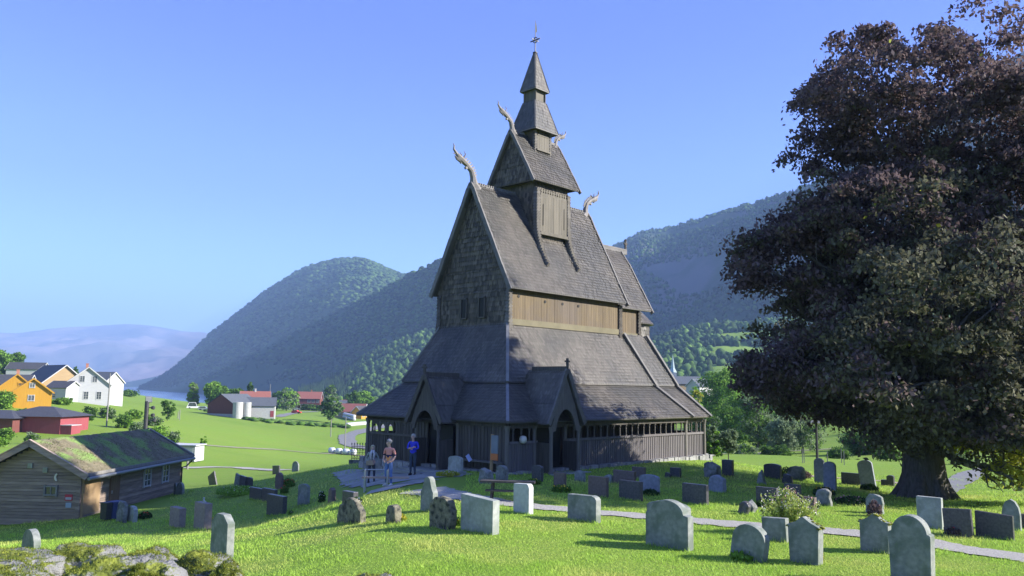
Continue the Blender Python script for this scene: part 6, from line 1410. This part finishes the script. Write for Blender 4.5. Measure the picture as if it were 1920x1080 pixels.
# fence stakes behind the graves on the right
for i, (px, py) in enumerate(((1505, 868), (1508, 868), (1578, 868), (1583, 872), (1552, 876))):
    p = onground(px, py); mb = MB(); mb.box((0, 0, .5), (.05, .05, 1.2)); tag(mb.build('stake', M['pole'], None, p), ['left stake of the close pair left of the lamp post', 'right stake of the close pair left of the lamp post', 'left stake right of the tall pale slabs', 'right stake right of the tall pale slabs', 'single stake between lamp post and the other stakes'][i], 'stake', 'thin stakes on the lawn')
# bales: white wrapped silage
def bale(loc, rz): 
    mb = MB(); n = 16; pr = [(.0, -.62), (.52, -.62), (.64, -.5), (.66, 0), (.64, .5), (.52, .62), (.0, .62)]; mb.lathe((0, 0, 0), pr[1:-1], n)
    return mb
proto = bale(0, 0).build('bale', M['bale'], smooth=True); first = True
rows = [((622, 850), (662, 853), 9, 'white wrapped bale in the row by the track', 'bale row beside the track', 1), ((652, 800), (690, 797), 8, 'white wrapped bale in the row along the road', 'bale row along the road', 1), ((645, 784), (664, 789), 6, 'white wrapped bale in the heap below the trees', 'bale heap below the bushy tree', 2)]
for (a, b_, n, lab, grp, lay) in rows:
    A, B = onground(*a), onground(*b_); d = (B-A); rzv = math.atan2(d.y, d.x)
    n = max(2, int(d.length/1.34)+1)
    for l in range(lay):
        for i in range(n-l):
            c = proto if first else proto.copy()
            if not first: COL.objects.link(c)
            first = False; q = A.lerp(B, (i+.5*l)/(max(n-1, 1))); c.location = (q.x, q.y, gz(q.x, q.y)+.6+l*1.05); c.rotation_euler = (R_(90), 0, rzv+R_(90)+random.uniform(-.1, .1)); tag(c, lab, 'bale', grp)
# vehicles and machines by the farm
def car(label, px, Y, rz, L, m, kind='car', hgt=1.45):
    p = ground_at(px, Y); o = empty('parked_car' if kind == 'car' else kind, label, 'car' if kind == 'car' else kind, p, rz)
    W2 = .85; mb = MB(); a = L/2
    mb.extrude([(-a, .35), (a, .35), (a, .75), (a*.75, .88), (a*.4, .92), (a*.15, hgt), (-a*.7, hgt), (-a*.95, .95), (-a, .8)], (0, -W2, 0), (1, 0, 0), (0, 0, 1), (0, 2*W2, 0)); mb.build('body', m, o)
    mb = MB()
    for s in (-1, 1): mb.extrude([(a*.33, .96), (a*.12, hgt-.1), (-a*.66, hgt-.1), (-a*.85, .96)], (0, s*(W2+.004), 0), (1, 0, 0), (0, 0, 1), (0, s*.01, 0))
    mb.build('window', M['glass'], o)
    for x in (-.6, .6):
        for s in (-1, 1):
            mb = MB(); mb.lathe((0, 0, -.09), [(.31, 0), (.31, .18)], 14); w2 = mb.build('wheel', M['black'], o); w2.location = (x*a, s*W2, .31); w2.rotation_euler = (R_(90), 0, 0)
    return o
carw = mat('white_car_paint', (.7, .7, .7), rough=.25); cars = mat('silver_car_paint', (.35, .38, .42), rough=.25, metal=.4); carr = mat('red_car_paint', (.5, .05, .04), rough=.25)
car('white van parked on the meadow edge left of the barn', 374, 300, R_(20), 5.2, carw, 'van', 2.4); car('blue grey car beside the white van', 393, 296, R_(10), 4.2, cars); car('red car on the farm road right of the white farm building', 564, 360, R_(-10), 4.2, carr); car('silver car in front of the house with the red roof', 563, 425, R_(10), 4.4, cars)
p = ground_at(505, 262); o = empty('trailer', 'dark flat farm trailer before the white farm building', 'trailer', p, R_(-5)); mb = MB(); mb.box((-1.5, 0, .5), (4.5, 1.8, .35)); mb.build('bed', M['iron'], o)
for x in (-2.8, -.4):
    for y in (-.9, .9):
        mb = MB(); mb.lathe((0, 0, -.1), [(.4, 0), (.4, .2)], 12); w2 = mb.build('wheel', M['black'], o); w2.location = (x, y, .4); w2.rotation_euler = (R_(90), 0, 0)
# ---------------------------------------------------------------- people
def person(label, p, rz, H, J, seg, cols, hair, shoe, extra=None):
    """J joints (x right, y back, z up; facing -y) with radii; seg bones with a garment tag; one continuous skinned body"""
    s = H/1.75; names = list(J); me = bpy.data.meshes.new('body'); me.from_pydata([tuple(c*s for c in J[n][:3]) for n in names], [(names.index(a), names.index(b_)) for a, b_, _ in seg], [])
    o = bpy.data.objects.new('body', me); COL.objects.link(o); md = o.modifiers.new('skin', 'SKIN'); md.use_smooth_shade = True; md.branch_smoothing = .4
    for i, n in enumerate(names):
        r = J[n][3]; r = r if hasattr(r, '__len__') else (r, r); me.skin_vertices[0].data[i].radius = (r[0]*s, r[1]*s); me.skin_vertices[0].data[i].use_root = (n == 'pelvis')
    sb = o.modifiers.new('sub', 'SUBSURF'); sb.levels = 2; sb.render_levels = 2
    dg = bpy.context.evaluated_depsgraph_get(); ev = bpy.data.meshes.new_from_object(o.evaluated_get(dg)); ev.name = 'body'; bpy.data.objects.remove(o)
    root = empty('person', label, 'person', p, rz)
    keys = []; 
    for k in cols: ev.materials.append(cols[k]); keys.append(k)
    S = [(Vector(J[a][:3])*s, Vector(J[b_][:3])*s, t) for a, b_, t in seg]
    for f in ev.polygons:
        c = f.center; best = None
        for a, b_, t in S:
            d = b_-a; u = max(0, min(1, (c-a).dot(d)/max(d.length_squared, 1e-9))); q = (c-(a+d*u)).length
            if best is None or q < best[0]: best = (q, t)
        t = best[1]
        if t == 'shirt' and 'band' in cols:
            z = c.z/s
            t = 'band' if 1.10 < z < 1.20 else ('lower' if z < 1.10 else 'shirt')
        f.material_index = keys.index(t); f.use_smooth = True
    b_ = bpy.data.objects.new('body', ev); COL.objects.link(b_); b_.parent = root
    hd = Vector(J['skull'][:3])*s; fw = Vector(J['nose'][:3])*s-hd; fw.z = 0; fw.normalize(); sd = fw.cross(Vector((0, 0, 1)))
    # hair: cap over the skull
    bm = bmesh.new(); bmesh.ops.create_icosphere(bm, subdivisions=3, radius=1)
    for v in bm.verts:
        lowcut = -.25 if hair[1] == 'short' else -1.6
        q = v.co.copy(); face = q.dot(fw)
        v.co = Vector((q.x*.108, q.y*.118, q.z*.118))*s
        if face > .35 and q.z < .45: v.co *= .5
        if q.z < lowcut: v.co *= .85
        if hair[1] == 'long' and q.z < -.2 and face < .3: v.co.z -= .10*s
        v.co += hd + Vector((0, 0, .022*s)) - fw*.014*s
    me = bpy.data.meshes.new('hair'); bm.to_mesh(me); bm.free(); me.materials.append(hair[0]); me.polygons.foreach_set('use_smooth', [True]*len(me.polygons)); h = bpy.data.objects.new('hair', me); COL.objects.link(h); h.parent = root
    for sg in (-1, 1):
        mb = MB(); mb.lathe(hd+fw*.088*s+sd*sg*.032*s+Vector((0, 0, .0)), [(.002, -.01*s), (.011*s, 0), (.002, .01*s)], 6); mb.build('eye', M['black'], root)
        mb = MB(); q = hd+sd*sg*.092*s-fw*.005*s; mb.lathe(q, [(.006*s, -.03*s), (.016*s, 0), (.008*s, .03*s)], 6); mb.build('ear', cols['skin'], root)
    mb = MB(); mb.box(hd+fw*.092*s+Vector((0, 0, -.05*s)), (.042*s, .042*s, .008*s)); mb.build('mouth', mat('lip', (.35, .16, .14)), root)
    for sg in ('L', 'R'):
        a, t = Vector(J['ankle'+sg][:3])*s, Vector(J['toe'+sg][:3])*s; mb = MB(); d = (t-a); d.z = 0; d.normalize(); g0 = Vector((a.x, a.y, .045*s)); mb.tube([g0-d*.09*s, g0-d*.06*s, g0+d*.05*s, g0+d*.15*s, g0+d*.2*s], [.02*s, .05*s, .052*s, .045*s, .015*s], 8); mb.build('shoe', shoe, root, smooth=True)
    if extra: extra(root, s)
    return root
def skeleton(arms, head=(0, -.02), stance=.10, shift=0, sh=.175):
    hx, hy = head; J = dict(pelvis=(0, 0, .93, (.155, .115)), waist=(0, -.0, 1.08, (.15, .11)), chest=(0, 0, 1.28, (.17, .115)), neck0=(0, .01, 1.44, (.075, .07)), neck1=(hx*.4, -.005+hy*.3, 1.50, .056), jaw=(hx*.8, hy-.02, 1.56, (.07, .08)), skull=(hx, hy, 1.63, (.096, .11)), crown=(hx, hy+.005, 1.695, (.07, .08)), nose=(hx*1.0+arms.get('look', (0, -1))[0]*.105, hy+arms.get('look', (0, -1))[1]*.105, 1.60, .016))
    sg = [('pelvis', 'waist', 'shirt'), ('waist', 'chest', 'shirt'), ('chest', 'neck0', 'shirt'), ('neck0', 'neck1', 'skin'), ('neck1', 'jaw', 'skin'), ('jaw', 'skull', 'skin'), ('skull', 'crown', 'skin'), ('skull', 'nose', 'skin')]
    for k, s in (('L', -1), ('R', 1)):
        J['hip'+k] = (s*.09, 0, .86, .095); J['knee'+k] = (s*stance, -.02, .49, .062); J['ankle'+k] = (s*(stance+.01)+shift*s, .02, .10, .045); J['toe'+k] = (s*(stance+.03), -.12, .05, .035)
        sg += [('pelvis', 'hip'+k, 'trousers'), ('hip'+k, 'knee'+k, 'trousers'), ('knee'+k, 'ankle'+k, 'trousers'), ('ankle'+k, 'toe'+k, 'shoe')]
        J['sho'+k] = (s*sh, .01, 1.40, .062); e, w_, hd = arms[k]; J['elb'+k] = (*e, .044); J['wri'+k] = (*w_, .031); J['palm'+k] = (*hd, (.034, .024))
        sg += [('chest', 'sho'+k, 'shirt'), ('sho'+k, 'elb'+k, 'shirt'), ('elb'+k, 'wri'+k, arms.get('fore', 'shirt')), ('wri'+k, 'palm'+k, 'skin')]
        d = Vector(hd)-Vector(w_); d.normalize(); sd = d.cross(Vector((0, 1, .3))).normalized()
        for i, (o_, L) in enumerate(((-.028, .062), (-.01, .076), (.01, .072), (.027, .056))):
            a = Vector(hd)+d*.02+sd*o_; m_ = a+d*L*.55+Vector((0, -.012, -.004)); t = a+d*L*.95+Vector((0, -.03, -.012)); J['fa%d%s' % (i, k)] = (*m_, .009); J['fb%d%s' % (i, k)] = (*t, .0075); sg += [('palm'+k, 'fa%d%s' % (i, k), 'skin'), ('fa%d%s' % (i, k), 'fb%d%s' % (i, k), 'skin')]
        t = Vector(w_).lerp(Vector(hd), .6)+sd*(.045 if k == 'L' else -.045)+d*.015; J['th'+k] = (*t, .01); J['tb'+k] = (*(t+d*.035), .008); sg += [('palm'+k, 'th'+k, 'skin'), ('th'+k, 'tb'+k, 'skin')]
    return J, sg
skin = mat('skin', (.50, .31, .24), (.56, .36, .28), 8, .55); jeans = mat('blue_jeans', (.10, .17, .36), (.14, .22, .44), 6, .85); djeans = mat('dark_jeans', (.03, .035, .055), (.05, .055, .08), 6, .85); whites = mat('white_shoe', (.7, .7, .68)); dsh = mat('dark_shoe', (.04, .035, .035))
pp = onground(728, 912)
J, sg = skeleton({'L': ((-.25, .03, 1.13), (-.17, -.13, .96), (-.10, -.17, .93)), 'R': ((.26, .03, 1.13), (.20, -.10, .95), (.13, -.16, .92)), 'fore': 'skin', 'look': (-.75, -.65)}, head=(-.01, -.03))
person('man in a salmon and navy striped polo shirt and blue jeans standing by the bench', pp, R_(-25), 1.76, J, sg, dict(skin=skin, shirt=mat('salmon_shirt', (.62, .25, .20), (.68, .30, .24)), band=mat('navy_stripe', (.02, .02, .07)), lower=mat('orange_shirt', (.62, .26, .09), (.68, .3, .12)), trousers=jeans, shoe=whites), (mat('grey_hair', (.30, .27, .24), (.4, .37, .34), 20), 'short'), whites)
pw = onground(696, 905)
J, sg = skeleton({'L': ((-.27, .02, 1.12), (-.14, -.17, 1.0), (-.06, -.19, 1.0)), 'R': ((.31, .05, 1.13), (.17, -.06, .98), (.10, -.10, .96)), 'look': (.25, -.95)}, head=(.02, -.03), stance=.12, sh=.165)
def bag(root, s):
    mb = MB(); mb.extrude([(-.16, 0), (.16, 0), (.13, .2), (-.13, .2)], (-.1, -.2, .78), (1, 0, 0), (0, 0, 1), (0, -.1, 0)); b_ = mb.build('handbag', mat('tan_bag', (.33, .25, .15), (.4, .3, .2)), root)
    mb = MB(); mb.tube([(.0, -.13, 1.42), (-.07, -.13, 1.25), (-.05, -.14, .98)], [.05, .06, .05], 7); mb.tube([(.04, -.12, 1.42), (.08, -.13, 1.25), (.06, -.14, 1.0)], [.05, .055, .045], 7); mb.build('scarf', mat('pale_scarf', (.45, .44, .44), (.6, .58, .58), 20), root, smooth=True)
person('blonde woman in a grey green cardigan with pale scarf and dark trousers', pw, R_(10), 1.62, J, sg, dict(skin=skin, shirt=mat('grey_green_cardigan', (.20, .24, .21), (.30, .33, .29), 12, .9), trousers=djeans, shoe=dsh), (mat('blond_hair', (.42, .36, .24), (.52, .46, .32), 20), 'long'), dsh, bag)
pb = ground_at(782, 36.2)
J, sg = skeleton({'L': ((-.24, -.04, 1.14), (-.02, -.19, 1.17), (.08, -.17, 1.20)), 'R': ((.24, -.04, 1.14), (.02, -.17, 1.12), (-.09, -.16, 1.14)), 'look': (-.3, -.95)}, head=(-.01, -.02), stance=.085)
person('man in a bright blue jacket with folded arms standing by the west porch', pb, R_(-8), 1.78, J, sg, dict(skin=skin, shirt=mat('blue_jacket', (.035, .045, .50), (.05, .065, .62), 8, .7), trousers=mat('dark_blue_trousers', (.035, .05, .08), (.05, .07, .10)), shoe=dsh), (mat('grey_hair_short', (.33, .30, .28), (.42, .39, .36), 20), 'short'), dsh)
# ---------------------------------------------------------------- grass blades on the near lawn
def near_path(x, y):
    P = np.array(GP); d = np.full(len(x), 1e9)
    for a, b_ in zip(P[:-1], P[1:]):
        v = b_-a; t = np.clip(((x-a[0])*v[0]+(y-a[1])*v[1])/(v@v), 0, 1); d = np.minimum(d, np.hypot(x-a[0]-v[0]*t, y-a[1]-v[1]*t))
    return d
r_ = np.random.default_rng(99); n = 330000
py = 1/r_.uniform(1/52., 1/13.5, n); Yv = py; pxv = r_.uniform(-120, 2040, n); xv = (pxv-960)/FPX*Yv
dd = near_path(xv, Yv); ok = (dd > .42+.22*r_.random(n))
# outside the church and cabin footprints
lx = (xv-C0.x)*math.cos(CROT)+(Yv-C0.y)*math.sin(CROT); ly = -(xv-C0.x)*math.sin(CROT)+(Yv-C0.y)*math.cos(CROT)
ok &= ~((lx > -.3) & (lx < 16.5) & (ly > -.4) & (ly < 10.3)); ok &= ~((pxv < 340) & (Yv > 40))
ok &= ~((pxv > 640) & (pxv < 880) & (Yv > 29.5) & (Yv < 38))
xv, Yv = xv[ok], Yv[ok]; n = len(xv); zz = gzv(xv, Yv)
tall = vnoise(xv*1.1, Yv*1.1, 8); hgt = (.03+.075*tall**2)*r_.uniform(.5, 1.4, n)*np.clip(Yv/22, .8, 1.5)
a = r_.uniform(0, 6.28, n); wd_ = np.clip(Yv/22, .7, 1.6)*.0085
B = np.stack([xv, Yv, zz-.005], -1); sd = np.stack([np.cos(a), np.sin(a), 0*a], -1)*wd_[:, None]
bend = r_.normal(size=(n, 2))*hgt[:, None]*.55; tip = B+np.stack([bend[:, 0], bend[:, 1], hgt], -1)
tag(np_mesh('grass', np.stack([B-sd, B+sd, tip], 1).reshape(-1, 3), np.arange(3*n).reshape(n, 3), M['grassblade']), kind='stuff')

# longer tufts left by the mower round the stones
C_ = []
for (px, py), o in GS.items():
    if o.location.y > 42: continue
    hw = max(abs(v.co.x) for v in o.data.vertices); n = int(150*hw/.4); c, s_ = math.cos(o.rotation_euler.z), math.sin(o.rotation_euler.z)
    u = r_.uniform(-hw*1.15, hw*1.15, n); v = r_.choice([-1, 1], n)*(.11+np.abs(r_.normal(size=n))*.05); C_.append(np.stack([o.location.x+u*c-v*s_, o.location.y+u*s_+v*c], -1))
C_ = np.concatenate(C_); n = len(C_); zz = gzv(C_[:, 0], C_[:, 1]); hgt = r_.uniform(.05, .17, n)*r_.uniform(.6, 1, n); a = r_.uniform(0, 6.28, n)
B = np.stack([C_[:, 0], C_[:, 1], zz-.01], -1); sd = np.stack([np.cos(a), np.sin(a), 0*a], -1)*.008; tip = B+np.stack([r_.normal(size=n)*.04, r_.normal(size=n)*.04, hgt], -1)
tag(np_mesh('grass', np.stack([B-sd, B+sd, tip], 1).reshape(-1, 3), np.arange(3*n).reshape(n, 3), M['grassblade']), kind='stuff')
